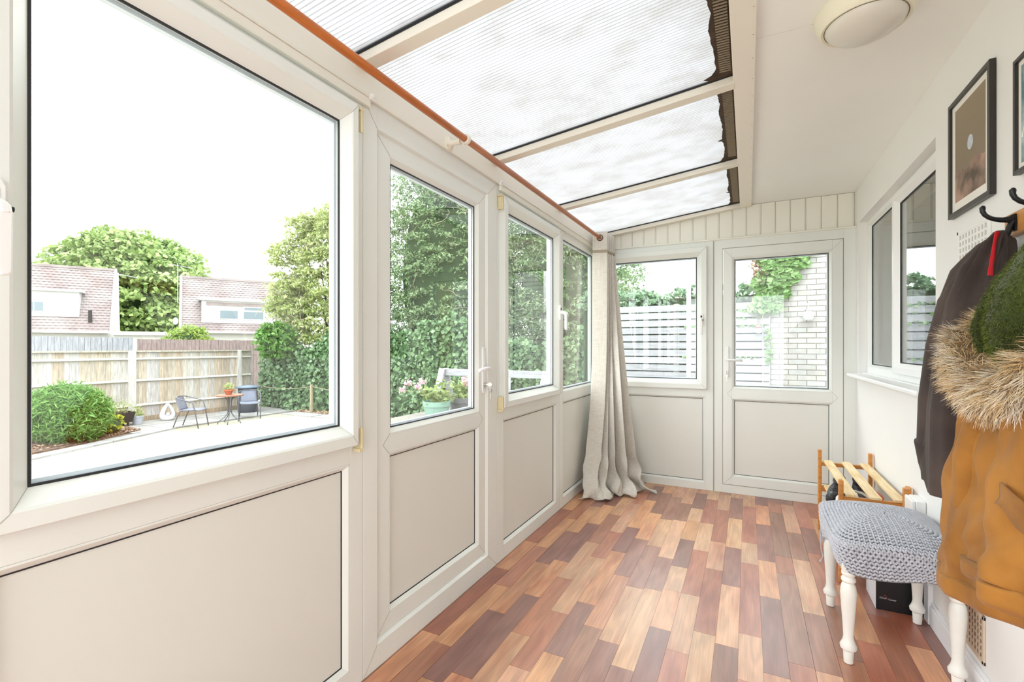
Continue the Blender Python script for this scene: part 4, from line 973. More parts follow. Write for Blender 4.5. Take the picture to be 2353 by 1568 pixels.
# ------------------------------------------------------------------ garden
GZ = -.75
lawn_m = mat('dry_lawn', rgb(160, 157, 144), .95, col2=rgb(148, 144, 120), nscale=1.6, bump=.3, bscale=25)
lw = MB(); lw.box(-90, -1.9, -30, 45, GZ-.3, GZ); lawn = struct('lawn', lw, lawn_m)
yd = MB(); yd.box(-1.9, 12, YE+.10, 12, -.3, -.14); struct('side_yard', yd, mat('yard_concrete', rgb(120, 116, 108), .9, noise=.2, nscale=3))
tr = MB(); tr.box(-6.0, -2.7, 6.0, 8.7, GZ-.05, -.15); struct('terrace', tr, mat('terrace_stone', rgb(120, 116, 108), .9, noise=.2, nscale=3), bevel=.01)
st_ = MB(); st_.box(-2.4, XL-.07, -2, 4.3, GZ-.05, -.16); struct('step', st_, mat('terrace_stone', rgb(0, 0, 0)), bevel=.01)
SLAB = objcol_mat('paving_slab', rough=.9, noise=.2, nscale=5)
pv = struct('paving', MB().box(-14.0, -12.1, 2.0, 9.9, GZ-.05, GZ+.006), mat('paving_bed', rgb(96, 92, 84), .95))
yy = 5.6; k = 0
while yy < 9.8:
    for x0, x1 in ((-13.95, -13.1), (-13.08, -12.2)):
        L = random.uniform(.55, .9); o = obj('slab', MB().box(x0+.01, x1-.01, yy+.01, min(yy+.7, 9.8)-.01, GZ, GZ+.02), SLAB, pv); g_ = random.uniform(.24, .33); o.color = (g_, g_*.98, g_*.93, 1)
    yy += .7
for k in range(6):
    x0 = -11.9+k*1.3; o = obj('slab', MB().box(x0, x0+1.22, 9.1, 9.7, GZ, GZ+.03), SLAB, pv); g_ = random.uniform(.24, .33); o.color = (g_, g_*.98, g_*.93, 1)
for k in range(8):
    a = Vector((-11.0, 3.4, 0)).lerp(Vector((-12.2, 6.4, 0)), k/8); c = Vector((-11.0, 3.4, 0)).lerp(Vector((-12.2, 6.4, 0)), (k+.95)/8)
    o = obj('slab', MB().bar((a.x, a.y, GZ+.01), (c.x, c.y, GZ+.01), .28, .05), SLAB, pv); g_ = random.uniform(.26, .33); o.color = (g_, g_, g_*.98, 1)
bed = MB(); bed.prism([(-11.35, 3.3), (-11.75, 4.5), (-12.5, 5.9), (-13.2, 6.0), (-14, 5.9), (-14, 3.3)], lambda x, y: (x, y, GZ), lambda x, y: (x, y, GZ+.035))
struct('flower_bed', bed, mat('bark_mulch', rgb(120, 92, 74), .95, col2=rgb(60, 42, 32), nscale=24, bump=1, bscale=60))
P = np.stack([rng.uniform(-13.2, -11.5, 2600), rng.uniform(3.4, 5.9, 2600), rng.uniform(GZ+.035, GZ+.06, 2600)], 1); P = P[(P[:, 0] < -11.35-(P[:, 1]-3.3)*.42)]
V, F = leaves(P, .07, .4, up=1.5); o = npmesh('bark_chips', V, F, leaf_mat('bark_chip', rgb(84, 60, 44), rgb(176, 146, 120), trans=0)); tag(o, 'brown bark chips covering the flower bed by the fence', 'bark', None, 'stuff')
# wooden fence
FB = objcol_mat('fence_board', rough=.85, noise=.35, nscale=4, stretch=(8, 8, 1), bump=.3)
fn = empty('garden_fence', (-14, 6.4, GZ), 'weathered close-board wooden fence with three rails at the back of the garden', 'fence')
tones = [(.43, .38, .31), (.43, .36, .28), (.46, .43, .38), (.49, .47, .44), (.42, .35, .27), (.46, .44, .42)]
bmesh_ = {}
y = 2.6
while y < 9.62:
    w = random.choice([.09, .10, .11]); 
    if w not in bmesh_:
        mb = MB(); mb.prism([(-.012, 0), (.004, 0), (-.004, w+.012), (-.012, w+.012)], lambda p, q: (p, q, .12), lambda p, q: (p, q, 1.80))
        me = bpy.data.meshes.new('board'); me.from_pydata(mb.v, [], mb.f); me.materials.append(FB); bmesh_[w] = me
    o = bpy.data.objects.new('board', bmesh_[w]); C.objects.link(o); o.parent = fn; o.location = (random.uniform(-.003, .003), y-6.4, 0)
    zone = int(y*1.7) % 3; t = tones[(zone*2+random.randint(0, 1)) % 6] if random.random() < .75 else random.choice(tones); j = random.uniform(.9, 1.1); o.color = (t[0]*j, t[1]*j, t[2]*j, 1); y += w-.002
for z in (.43, 1.06, 1.62):
    for y0, y1 in ((2.6, 6.32), (6.49, 9.17), (9.29, 9.62)):
        mb = MB(); mb.prism([(.0, z-.04), (.055, z-.01), (.055, z+.0), (.0, z+.04)], lambda p, q: (p, y0, q), lambda p, q: (p, y1, q)); mb.v = [(p[0]-14, p[1], p[2]+GZ) for p in mb.v]
        o = obj('rail', mb, FB, fn); o.color = (.50, .48, .42, 1)
for y0, y1 in ((6.32, 6.49), (9.17, 9.29), (2.6, 2.72)):
    o = obj('post', MB().box(-14.03, -13.93, y0, y1, GZ, GZ+1.84), FB, fn, bevel=.006); o.color = (.52, .50, .46, 1)
o = obj('capping', MB().box(-14.06, -13.94, 2.6, 9.62, GZ+1.80, GZ+1.84), FB, fn); o.color = (.40, .37, .31, 1)
o = obj('gravel_board', MB().box(-14.0, -13.97, 2.6, 9.62, GZ, GZ+.14), FB, fn); o.color = (.32, .25, .18, 1)
for y0, y1, c_, lab, zt in ((1.5, 7.40, (.31, .32, .345, 1), 'pale grey boarded fence standing behind the garden fence on the left', 1.44), (7.48, 12.6, (.26, .20, .19, 1), 'brown boarded fence standing behind the garden fence on the right', 1.40)):
    mb = MB(); y = y0
    while y < y1-.05: mb.box(-16.03, -16+.012*random.random(), y, y+.118, GZ, zt+.02*random.random()); y += .125
    t_ = empty('boundary_fence', (-16, (y0+y1)/2, GZ), lab, 'fence'); o = obj('boards', mb, FB, t_, kind='stuff'); o.color = c_
    o = obj('fence_rail', MB().box(-16.06, -16.03, y0, y1, .9, 1.0), FB, t_); o.color = c_

# plants
G1 = leaf_mat('bush_leaf', rgb(66, 112, 40), rgb(132, 172, 92)); G2 = leaf_mat('lime_leaf', rgb(138, 150, 36), rgb(196, 200, 84)); G3 = leaf_mat('tree_leaf', rgb(100, 126, 60), rgb(170, 190, 124), trans=.3)
G4 = leaf_mat('elder_leaf', rgb(128, 148, 76), rgb(196, 202, 146)); G5 = leaf_mat('ivy_leaf', rgb(52, 84, 44), rgb(124, 154, 108), trans=.15, rough=.35); G6 = leaf_mat('shrub_leaf', rgb(70, 104, 54), rgb(160, 180, 138), trans=.3)
G7 = leaf_mat('creeper_leaf', rgb(84, 128, 56), rgb(150, 186, 124), trans=.3); G8 = leaf_mat('haze_leaf', rgb(120, 140, 120), rgb(160, 176, 156))
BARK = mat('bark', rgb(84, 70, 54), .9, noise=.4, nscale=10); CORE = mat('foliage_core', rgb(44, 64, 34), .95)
def plant(name, origin, label, cat, group=None): return empty(name, origin, label, cat, group)
def feathery(center, r, n, m, t, part='foliage', sz=.07, asp=.16):
    Cc = ellip_centers(center, r, n, zmin=-.75, shell=.55); d = (Cc-np.array(center)); d /= np.linalg.norm(d, axis=1)[:, None]
    P = np.repeat(Cc, 13, 0)+rng.normal(size=(n*13, 3))*.045; V, F = leaves(P, sz, asp, up=.2, outward=np.repeat(d, 13, 0)*.6); return npmesh(part, V, F, m, t, kind='stuff')
t = plant('feathery_bush', (-12.3, 4.55, GZ), 'large bright green feathery bush in front of the garden fence', 'bush')
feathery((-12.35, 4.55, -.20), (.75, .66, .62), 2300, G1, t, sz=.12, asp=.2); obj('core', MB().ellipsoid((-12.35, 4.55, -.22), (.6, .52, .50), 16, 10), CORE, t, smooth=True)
stm = MB(); [stm.tube([(-12.35, 4.55, GZ), (-12.35+.3*math.cos(a), 4.55+.3*math.sin(a), -.3)], .012, 6) for a in [k*1.05 for k in range(6)]]; obj('stem', stm, BARK, t)
t = plant('lime_shrub', (-12.55, 5.35, GZ), 'small round lime-yellow shrub beside the big green bush', 'shrub')
P, D_ = clumps(ellip_centers((-12.6, 5.35, -.53), (.30, .28, .22), 60), [.07]*60, 34); V, F = leaves(P, .055, .5, outward=D_*.7); npmesh('foliage', V, F, G2, t, kind='stuff'); obj('core', MB().ellipsoid((-12.6, 5.35, -.55), (.24, .22, .18), 12, 8), CORE, t, smooth=True)
t = plant('trough_planter', (-13.5, 5.9, GZ), 'black plastic trough of wispy plants by the fence foot', 'planter')
mb = MB(); mb.add([(-13.66, 5.62, GZ+.12), (-13.34, 5.62, GZ+.12), (-13.34, 6.12, GZ+.12), (-13.66, 6.12, GZ+.12), (-13.70, 5.56, GZ+.36), (-13.30, 5.56, GZ+.36), (-13.30, 6.18, GZ+.36), (-13.70, 6.18, GZ+.36)], [(0, 3, 2, 1), (0, 1, 5, 4), (1, 2, 6, 5), (2, 3, 7, 6), (3, 0, 4, 7)]); obj('trough', mb, DARKRUB, t, solid=.01)
lg_ = MB(); [lg_.box(x, x+.03, y, y+.03, GZ+.02, GZ+.14) for x in (-13.62, -13.41) for y in (5.66, 6.05)]; obj('stand', lg_, DARKRUB, t)
obj('soil', MB().box(-13.67, -13.33, 5.6, 6.14, GZ+.28, GZ+.33), mat('soil', rgb(60, 44, 34), .95), t)
V, F = leaves(rng.normal(size=(500, 3))*np.array([.10, .20, .10])+np.array([-13.5, 5.85, GZ+.46]), .07, .2); npmesh('foliage', V, F, G4, t, kind='stuff')
t = plant('plant_pot', (-13.52, 6.30, GZ), 'small pale grey pot with a sprig beside the black trough', 'pot')
obj('pot', MB().lathe([(.09, 0.02), (.12, .2), (.13, .2), (.13, .23), (.11, .23), (.10, .19)], (-13.52, 6.32, GZ), 20), mat('grey_pot', rgb(176, 180, 190), .6), t, smooth=True, autos=True)
V, F = leaves(rng.normal(size=(160, 3))*np.array([.08, .08, .06])+np.array([-13.52, 6.32, GZ+.30]), .06, .45); npmesh('foliage', V, F, G4, t, kind='stuff')
# egg ornament
t = empty('garden_ornament', (-13.55, 7.0, GZ), 'white teardrop-shaped ceramic ornament with an open centre at the foot of the fence', 'ornament')
orn = MB(); path = []
for i in range(25):
    a = 2*PI*i/24; path.append((a,))
ox, oy = -13.55, 7.02
pts = [(ox, oy+.15*math.sin(a)*(1 if math.cos(a) < .2 else max(.12, 1-(math.cos(a)-.2)*1.05)), GZ+.19-.155*math.cos(a)*(1 if math.cos(a) > 0 else 1.45) if False else GZ+.19+.0) for (a,) in path[:-1]]
pts = []; rads = []
for i in range(28):
    a = 2*PI*i/28; up_ = math.cos(a) ; w = .135*math.sin(a); 
    if up_ > 0: w *= (1-up_)**.35 if up_ < .999 else 0
    pts.append((ox, oy+w, GZ+.18+(.26*up_ if up_ > 0 else .125*up_))); rads.append(.022+.035*max(0, -up_)+.012*(1-abs(up_)))
orn.tube(pts, rads, 12, closed=True, flat=1.6); orn.tube([(ox, oy, GZ+.42), (ox, oy, GZ+.50)], [.02, .006], 8)
orn.lathe([(.05, 0.02), (.10, .025), (.13, .06), (.115, .10), (.06, .12)], (ox, oy, GZ), 20)
CER = mat('white_ceramic', rgb(200, 202, 204), .3)
obj('shell', orn, CER, t, smooth=True); obj('ball', MB().ellipsoid((ox, oy, GZ+.17), (.055, .055, .055), 14, 10), mat('ball_grey', rgb(176, 176, 180), .5), t, smooth=True)
# bistro set
IRON = mat('painted_steel', rgb(84, 84, 90), .4); RATTAN = mat('grey_rattan', rgb(124, 128, 142), .7, bump=1, bscale=120, noise=.2, nscale=60)
def chair(label, loc, rz_):
    t = empty('bistro_chair', loc, label, 'chair', 'bistro chairs by the fence', rz=rz_)
    for s in (-1, 1):
        f = MB(); f.tube([(.27, s*.25, 0), (.20, s*.255, .40), (.165, s*.255, .56), (.13, s*.255, .625), (.02, s*.262, .66), (-.14, s*.262, .70), (-.23, s*.20, .735), (-.265, s*.08, .75), (-.27, 0, .75)], .0125, 8); obj('arm_frame', f, IRON, t, local=True, smooth=True)
        f = MB(); f.tube([(-.30, s*.22, 0), (-.20, s*.215, .28), (-.14, s*.21, .40), (-.06, s*.21, .425), (.22, s*.22, .43)], .0125, 8); obj('leg', f, IRON, t, local=True, smooth=True)
    rows = []
    for i in range(9):
        x = -.16+.41*i/8; rows.append([(x, y, .435-.012*math.cos(y/.22*PI/2)+(-.02 if i == 8 else 0)) for y in (-.22, -.12, 0, .12, .22)])
    obj('seat', MB().grid(rows), RATTAN, t, local=True, smooth=True, solid=.02)
    rows = []
    for i in range(8):
        z = .42+.31*i/7; x = -.165-.105*(i/7)**1.2; w = .19-.01*i/7; rows.append([(x-.03*(1-(y/w)**2)*.8 if w else x, y, z) for y in (-w, -w*.5, 0, w*.5, w)])
    obj('backrest', MB().grid(rows), RATTAN, t, local=True, smooth=True, solid=.014); return t
chair('dark grey metal bistro chair to the left of the round garden table', (-11.98, 6.72, GZ), .62)
chair('dark grey metal bistro chair behind the right of the garden table, facing the house', (-12.1, 8.28, GZ), -.55)
t = empty('bistro_table', (-11.72, 7.50, GZ), 'small round garden table with a curved dark metal base', 'table'); tx, ty = -11.72, 7.50
for k in range(5):
    a = k*2*PI/5+.5; c, s = math.cos(a), math.sin(a); f = MB().tube([(tx+c*.27, ty+s*.27, GZ), (tx+c*.25, ty+s*.25, GZ+.06), (tx+c*.12, ty+s*.12, GZ+.16), (tx+c*.045, ty+s*.045, GZ+.26), (tx+c*.045, ty+s*.045, GZ+.58), (tx+c*.12, ty+s*.12, GZ+.70)], .011, 8); obj('leg', f, IRON, t, smooth=True)
obj('collar_ring', MB().tube([(tx+.05*math.cos(a), ty+.05*math.sin(a), GZ+.30) for a in [k*PI/8 for k in range(16)]], .008, 6, closed=True), IRON, t)
obj('tabletop', MB().lathe([(.02, .695), (.30, .695), (.305, .705), (.305, .725), (.02, .725)], (tx, ty, GZ), 32), mat('table_wood', rgb(150, 104, 84), .6, noise=.2, nscale=5), t)
t = empty('flower_pot', (tx-.05, ty, GZ+.726), 'terracotta bowl with a leafy plant on the round garden table', 'pot')
obj('bowl', MB().lathe([(.06, 0), (.105, .10), (.125, .10), (.125, .125), (.10, .125), (.095, .10)], (tx-.05, ty, GZ+.726), 20), mat('terracotta', rgb(170, 96, 68), .8), t, smooth=True, autos=True)
V, F = leaves(rng.normal(size=(170, 3))*np.array([.06, .06, .04])+np.array([tx-.05, ty, GZ+.93]), .05, .5); npmesh('foliage', V, F, G4, t, kind='stuff')
t = empty('water_butt', (-13.15, 8.95, GZ), 'dark grey barrel with a flat lid behind the second garden chair', 'barrel')
obj('barrel', MB().lathe([(.22, 0), (.25, .04), (.27, .3), (.26, .6), (.25, .72)], (-13.15, 8.95, GZ), 24), mat('butt_grey', rgb(74, 76, 82), .6), t, smooth=True); obj('lid', MB().lathe([(.27, .72), (.33, .74), (.30, .78), (.02, .81)], (-13.15, 8.95, GZ), 24), mat('lid_blue', rgb(96, 110, 126), .5), t, smooth=True)
# rope and stakes before the ivy
for x, y, h, lab in ((-11.43, 10.0-.25, .83, 'wooden stake at the ivy seen at the right edge of the large window'), (-8.60, 9.70, .86, 'wooden stake in front of the ivy seen through the side door')):
    o = obj('stake', MB().box(x-.035, x+.035, y-.035, y+.035, GZ, GZ+h), mat('stake_wood', rgb(150, 140, 110), .8, noise=.2), bevel=.01); tag(o, lab, 'stake')
rp_ = MB(); a0, a1 = Vector((-13.6, 9.55, .0)), Vector((-11.43, 9.75, .02)); rp_.tube([a0.lerp(a1, k/10)+Vector((0, 0, -.35*(k/10)*(1-k/10))) for k in range(11)], .009, 6)
a0, a1 = a1, Vector((-8.6, 9.7, .0)); rp_.tube([a0.lerp(a1, k/10)+Vector((0, 0, -.35*(k/10)*(1-k/10))) for k in range(11)], .009, 6)
tag(obj('rope', rp_, mat('rope', rgb(150, 140, 116), .9), smooth=True), 'sagging rope strung between the stakes along the ivy', 'rope')
# ivy bank along the side boundary
t = plant('ivy_hedge', (-7.5, 10.1, GZ), 'dark green ivy covering the side boundary from the fence to the house', 'ivy')
iw = MB(); rows = []
for i in range(60):
    x = -14.2+i*.235; row = []
    for k in range(12):
        z = GZ+k*.28; row.append((x, 10.15+.12*math.sin(x*2.1+z)+.06*math.sin(x*5+z*3)+.1*k/12, min(z, 1.5+.25*math.sin(x*1.7)+.2*math.sin(x*.6))))
    rows.append(row)
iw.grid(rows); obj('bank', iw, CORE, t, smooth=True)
def sheet_leaves(n, x0, x1, yf, z0, z1, sz, asp, m, name, parent, out=(0, -1, .1), depth=.12, mask=None):
    x = rng.uniform(x0, x1, n); z = rng.uniform(z0, z1, n); y = yf(x, z)-rng.uniform(0, depth, n); P = np.stack([x, y, z], 1)
    if mask is not None: P = P[mask(P)]
    V, F = leaves(P, sz, asp, up=.15, outward=np.tile(np.array(out)*1.4, (len(P), 1))); return npmesh(name, V, F, m, parent, kind='stuff')
sheet_leaves(26000, -14.2, -1.9, lambda x, z: 10.12+.12*np.sin(x*2.1+z)+.06*np.sin(x*5+z*3)+.1*(z-GZ)/3.3, GZ, 2.1, .125, .85, G5, 'ivy_leaves', t, depth=.22, mask=lambda P: P[:, 2] < 1.62+.25*np.sin(P[:, 0]*1.7)+.2*np.sin(P[:, 0]*.6)+.1*np.sin(P[:, 0]*9))
V, F = leaves(np.stack([rng.uniform(-12, -7, 2500), rng.uniform(9.55, 10.05, 2500), rng.uniform(GZ, GZ+.05, 2500)], 1), .09, .4, up=1.2); tag(npmesh('leaf_litter', V, F, leaf_mat('litter', rgb(110, 84, 60), rgb(186, 160, 130), trans=0)), 'dry fallen leaves on the ground along the ivy', 'leaves', None, 'stuff')
def twigs(P0, n, L, r, name, m, parent, up=.3):
    mb = MB()
    for _ in range(n):
        p = Vector(P0[rng.integers(0, len(P0))]); d = Vector(rng.normal(size=3)); d.z += up; d.normalize(); pts = [p]
        for s in range(4): d = (d+Vector(rng.normal(size=3))*.35).normalized(); pts.append(pts[-1]+d*L/4)
        mb.tube(pts, [r, r*.9, r*.7, r*.5, r*.3], 4)
    return obj(name, mb, m, parent, kind='stuff')
def tree(name, base, trunk_r, crown, nc, cr, per, leaf, asp, m, label, group=None, core=.72, tw=0, extra=()):
    t = plant(name, base, label, 'tree', group); c, r = crown
    mb = MB(); mb.tube([base, (base[0]*.5+c[0]*.5, base[1]*.5+c[1]*.5, (base[2]+c[2])/2), (c[0], c[1], c[2]+r[2]*.3)], [trunk_r, trunk_r*.8, trunk_r*.4], 10)
    for k in range(5):
        a = k*1.3; mb.tube([(base[0]*.5+c[0]*.5, base[1]*.5+c[1]*.5, (base[2]+c[2])/2), (c[0]+r[0]*.5*math.cos(a), c[1]+r[1]*.5*math.sin(a), c[2]+r[2]*.3)], [trunk_r*.4, trunk_r*.12], 6)
    obj('trunk', mb, BARK, t, smooth=True)
    Cc = [ellip_centers(c, r, nc, zmin=-.85, shell=.7)]+[ellip_centers(cc, rr_, nn, zmin=-.9, shell=.6) for cc, rr_, nn in extra]; Cc = np.concatenate(Cc)
    P, D_ = clumps(Cc, rng.uniform(.7, 1.3, len(Cc))*cr, per); V, F = leaves(P, leaf, asp, outward=D_*.6, up=.4); npmesh('foliage', V, F, m, t, kind='stuff')
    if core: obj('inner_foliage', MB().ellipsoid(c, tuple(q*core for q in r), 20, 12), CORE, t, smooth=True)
    if tw: twigs(Cc, tw, cr*2.6, .012, 'twigs', mat('pale_twig', rgb(150, 140, 118), .8), t)
    return t
tree('broadleaf_tree', (-64, 29.3, GZ), .8, ((-64.3, 29.4, 6.2), (9.6, 8.2, 8.2)), 1000, 1.25, 50, .55, .7, G3, 'huge round green tree rising behind and between the two neighbouring houses', core=.62)
tree('distant_tree', (-62, 46, GZ), .3, ((-62, 46, 5.0), (5, 5, 3.4)), 120, .9, 34, .4, .7, G8, 'hazy distant tree top just above the right-hand house roof', core=.7)
tree('elder_tree', (-11.6, 10.9, GZ), .12, ((-12.0, 10.9, 3.1), (1.5, .9, 2.7)), 620, .26, 42, .14, .36, G4, 'airy yellow-green tree leaning over the ivy beside the garden fence', core=.0, tw=200,
     extra=[((-13.1, 10.3, 2.7), (.8, .6, .9), 90), ((-13.5, 10.1, 4.1), (.4, .3, .4), 16), ((-12.9, 10.5, 4.8), (.6, .5, .7), 35), ((-11.0, 11.1, 6.0), (.8, .6, .9), 40)])
t = plant('dark_bush', (-13.0, 9.75, GZ), 'deep green bush under the yellow-green tree at the fence end', 'bush')
Cc = ellip_centers((-13.0, 9.75, 1.35), (.62, .45, .60), 110, zmin=-.9); P, D_ = clumps(Cc, [.18]*len(Cc), 30); V, F = leaves(P, .12, .5, outward=D_*.6); npmesh('foliage', V, F, G1, t, kind='stuff'); obj('core', MB().ellipsoid((-13.0, 9.75, 1.3), (.42, .3, .42), 14, 9), CORE, t, smooth=True)
tree('evergreen_shrub', (-8.2, 12.2, GZ), .14, ((-8.2, 12.2, 3.4), (2.6, 1.5, 4.9)), 1500, .30, 40, .12, .32, G6, 'tall dense grey-green evergreen filling the view through the side door', core=.66, tw=260)
tree('evergreen_shrub', (-4.6, 12.2, GZ), .14, ((-4.4, 12.2, 3.2), (2.0, 1.5, 4.2)), 1000, .30, 40, .12, .32, G6, 'tall evergreen behind the ivy seen through the two narrow windows past the side door', core=.66, tw=160)
tree('round_bush', (-18, 10.1, GZ), .06, ((-18, 10.05, 1.15), (.85, .8, .75)), 130, .2, 40, .13, .3, leaf_mat('willow_leaf', rgb(96, 124, 44), rgb(158, 178, 92)), 'rounded light green shrub rising above the brown boundary fence', core=.8)
# geranium pots, trestle
def geranium(x, y, r, h, m, label, lab=False):
    z = -.15; t = empty('geranium_pot', (x, y, z), label, 'pot', 'geranium pots'); obj('pot', MB().lathe([(r*.72, 0), (r*.94, h*.78), (r*1.0, h*.78), (r*1.03, h), (r*.93, h), (r*.90, h*.86)], (x, y, z), 28), m, t, smooth=True, autos=True)
    obj('soil', MB().lathe([(r*.9, h*.86), (.01, h*.88)], (x, y, z), 20), mat('soil', 0), t)
    Pc = rng.normal(size=(46, 3))*np.array([r*.55, r*.55, .09])+np.array([x, y, z+h+.10]); Pq = np.repeat(Pc, 5, 0)+rng.normal(size=(230, 3))*.03; V, F = leaves(Pq, .085, .9, up=.9); npmesh('foliage', V, F, leaf_mat('geranium_leaf', rgb(110, 130, 72), rgb(168, 180, 120)), t, kind='stuff')
    fl = MB(); fc = []
    return t
PINKL = leaf_mat('pink_petal', rgb(214, 160, 176), rgb(240, 206, 214), trans=.4)
def blooms(t, cs):
    for c in cs:
        P = rng.normal(size=(42, 3))*.028+np.array(c); V, F = leaves(P, .045, .8); npmesh('bloom', V, F, PINKL, t, label='pink flower head')
t = geranium(-4.83, 6.75, .235, .40, mat('pot_sage', rgb(120, 150, 136), .5), 'sage green pot of pink geraniums on the terrace outside the side door')
blooms(t, [(-5.35, 6.62, .55), (-5.12, 6.60, .50), (-5.42, 6.55, .44), (-5.1, 6.7, .57)])
stm = MB(); [stm.tube([(-4.83, 6.75, .28), (-5.05, 6.68, .38), c], [.006, .005, .004], 6) for c in ((-5.35, 6.62, .54), (-5.12, 6.60, .49), (-5.42, 6.55, .43))]; obj('stem', stm, mat('stem_green', rgb(130, 144, 84), .7), t)
t = geranium(-4.66, 7.36, .27, .42, mat('pot_grey', rgb(96, 96, 98), .5), 'dark grey pot of geraniums beside the sage green pot')
blooms(t, [(-4.62, 7.3, .60), (-4.55, 7.25, .53)])
WG = mat('grey_timber', rgb(150, 150, 154), .8, noise=.2, nscale=6, stretch=(1, 1, 5))
t = empty('trestle', (-4.2, 7.6, -.15), 'weathered grey wooden trestle behind the geranium pots', 'trestle')
tb0, tb1 = Vector((-5.34, 7.62, .70)), Vector((-3.1, 7.72, .69))
obj('top_beam', MB().bar(tb0, tb1, .06, .13), WG, t, bevel=.006)
for q in (tb0+Vector((.06, 0, 0)), tb1-Vector((.06, 0, 0))):
    for s in (-1, 1):
        obj('leg', MB().bar(q+Vector((0, s*.05, .07)), Vector((q.x+(-.10 if s < 0 else .06), q.y+s*.26, -.15)), .13, .045, up=(0, 1, 0)), WG, t, bevel=.004)
t = empty('table_cover', (-4.35, 8.32, -.15), 'low rounded white cover standing behind the trestle', 'cover')
obj('dome', MB().lathe([(.34, 0), (.34, .80), (.31, .88), (.20, .955), (.01, .985)], (-4.55, 8.30, -.15), 28), mat('cover_white', rgb(205, 206, 208), .5), t, smooth=True)

# houses across the way
def tile_mat():
    return mat('roof_tile', rgb(138, 128, 126), .9, col2=rgb(118, 106, 104), nscale=.8)
TILE = tile_mat(); RENDER = mat('house_render', rgb(158, 157, 151), .8); HW = mat('house_white', rgb(172, 172, 171), .6)
def house(org, dirx, W_, ridge, eave, run, label, dorm, side):
    """org: right or left roof corner foot (x,y); dirx: unit vector along the facade; roof slopes towards the garden"""
    t = empty('house', (org[0], org[1], GZ), label, 'house'); u = Vector((dirx[0], dirx[1], 0)).normalized(); nrm = Vector((u.y, -u.x, 0))
    def M(a, d, z): p = Vector((org[0], org[1], 0))+u*a+nrm*d; return (p.x, p.y, z)
    a0, a1 = (-W_, 0) if side == 'R' else (0, W_)
    mb = MB(M); mb.box(a0+.2, a1-.2, -6, -.25, GZ, eave+.1); mb.prism([(-.3, eave), (-run, ridge-.1), (-run-3, ridge-.1), (-6.2, eave)], lambda d, z: (a0+.15, d, z), lambda d, z: (a1-.15, d, z)); obj('wall', mb, RENDER, t)
    # stepped tile courses with rolled tiles
    nc = 24; tl = MB(M); ntl = int(W_/.3)
    for c in range(nc):
        z0 = eave+(ridge-eave)*c/nc; z1 = eave+(ridge-eave)*(c+1)/nc; d0 = -run*c/nc; dd1 = -run*(c+1)/nc
        top_, bot_, low_ = [], [], []
        for k in range(ntl*4+1):
            a = a0+(a1-a0)*k/(ntl*4); bmp = .035*max(0, math.sin(k*PI/2+c*PI))
            bot_.append((a, d0+.06+bmp, z0)); low_.append((a, d0-.02, z0)); top_.append((a, dd1+.01+bmp*.3, z1+.02))
        tl.grid([low_, bot_, top_])
    obj('roof_tiles', tl, TILE, t, kind='stuff', recalc=False)
    tl = MB(M); tl.box(a0, a1, -run-.2, -run+.12, ridge-.05, ridge+.12); obj('ridge', tl, TILE, t)
    e = a1 if side == 'R' else a0
    vg = MB(M); 
    for ee in (a0, a1): vg.prism([(.15, eave-.15), (.05, eave+.12), (-run+.02, ridge+.15), (-run-.12, ridge-.12)], lambda d, z: (ee-.06, d, z), lambda d, z: (ee+.10, d, z))
    obj('bargeboard', vg, HW, t); obj('gutter', MB(M).box(a0, a1, .02, .16, eave-.12, eave+.0), HW, t)
    # dormer
    da0, da1, dz0, dz1 = dorm; fz = .0; dfront = -run*(dz0-eave)/(ridge-eave)+.15
    db = MB(M); db.box(da0, da1, -run, dfront, dz0-.1, dz1); dm = obj('dormer', db, HW, t); obj('dormer_roof', MB(M).box(da0-.2, da1+.2, -run, dfront+.22, dz1, dz1+.16), HW, t)
    return t, M, dfront
def win(M, d, a0, a1, z0, z1, parent, panes=2):
    f = MB(M); f.box(a0-.07, a1+.07, d, d+.05, z0-.07, z1+.07); w_ = obj('window', f, HW, parent)
    for k in range(panes):
        p0 = a0+(a1-a0)*k/panes+.03; p1 = a0+(a1-a0)*(k+1)/panes-.03; obj('pane', MB(M).box(p0, p1, d+.05, d+.06, z0, z1), mat('dark_pane', rgb(104, 116, 122), .15), w_)
hd_ = (.5, .866)
t, M, df = house((-41.0, 17.5), hd_, 9.0, 6.95, 2.25, 2.3, 'pale house with a tiled roof and a wide white dormer, left of the big tree', (-8.6, -1.75, 3.35, 5.0), 'R')
for a0, a1, z0, z1, n_ in ((-4.55, -3.55, 3.62, 4.22, 2), (-5.75, -5.25, 4.02, 4.22, 1), (-8.0, -6.9, 3.62, 4.28, 2)): win(M, df, a0, a1, z0, z1, t, n_)
obj('flue', MB(M).tube([(-1.15, -.25, 2.9), (-1.15, -.25, 3.75)], .11, 8), DARKRUB, t)
ae = MB(M); ae.tube([(.35, -.6, 4.6), (.35, -.6, 6.6)], .025, 6); ae.tube([(.35, -.6, 6.5), (1.5, -.6, 6.3)], .02, 6); ae.tube([(.35, -.6, 4.7), (-.1, -.6, 4.7)], .02, 6)
for k in range(6): ae.tube([(.5+k*.18, -.85, 6.48-k*.03), (.5+k*.18, -.35, 6.48-k*.03)], .01, 4)
obj('aerial', ae, HW, t)
t, M, df = house((-36.6, 19.75), hd_, 8.6, 6.45, 2.3, 2.1, 'pale house with a tiled roof and a framed dormer, partly behind the yellow-green tree', (1.3, 6.2, 3.05, 4.62), 'L')
for a0, a1, z0, z1, n_ in ((2.45, 3.65, 3.30, 3.90, 1), (4.0, 5.4, 3.30, 3.86, 1), (4.05, 5.35, 3.98, 4.18, 1)): win(M, df, a0, a1, z0, z1, t, n_)
obj('dormer_panel', MB(M).box(1.6, 6.0, df, df+.03, 4.24, 4.5), TILE, t)
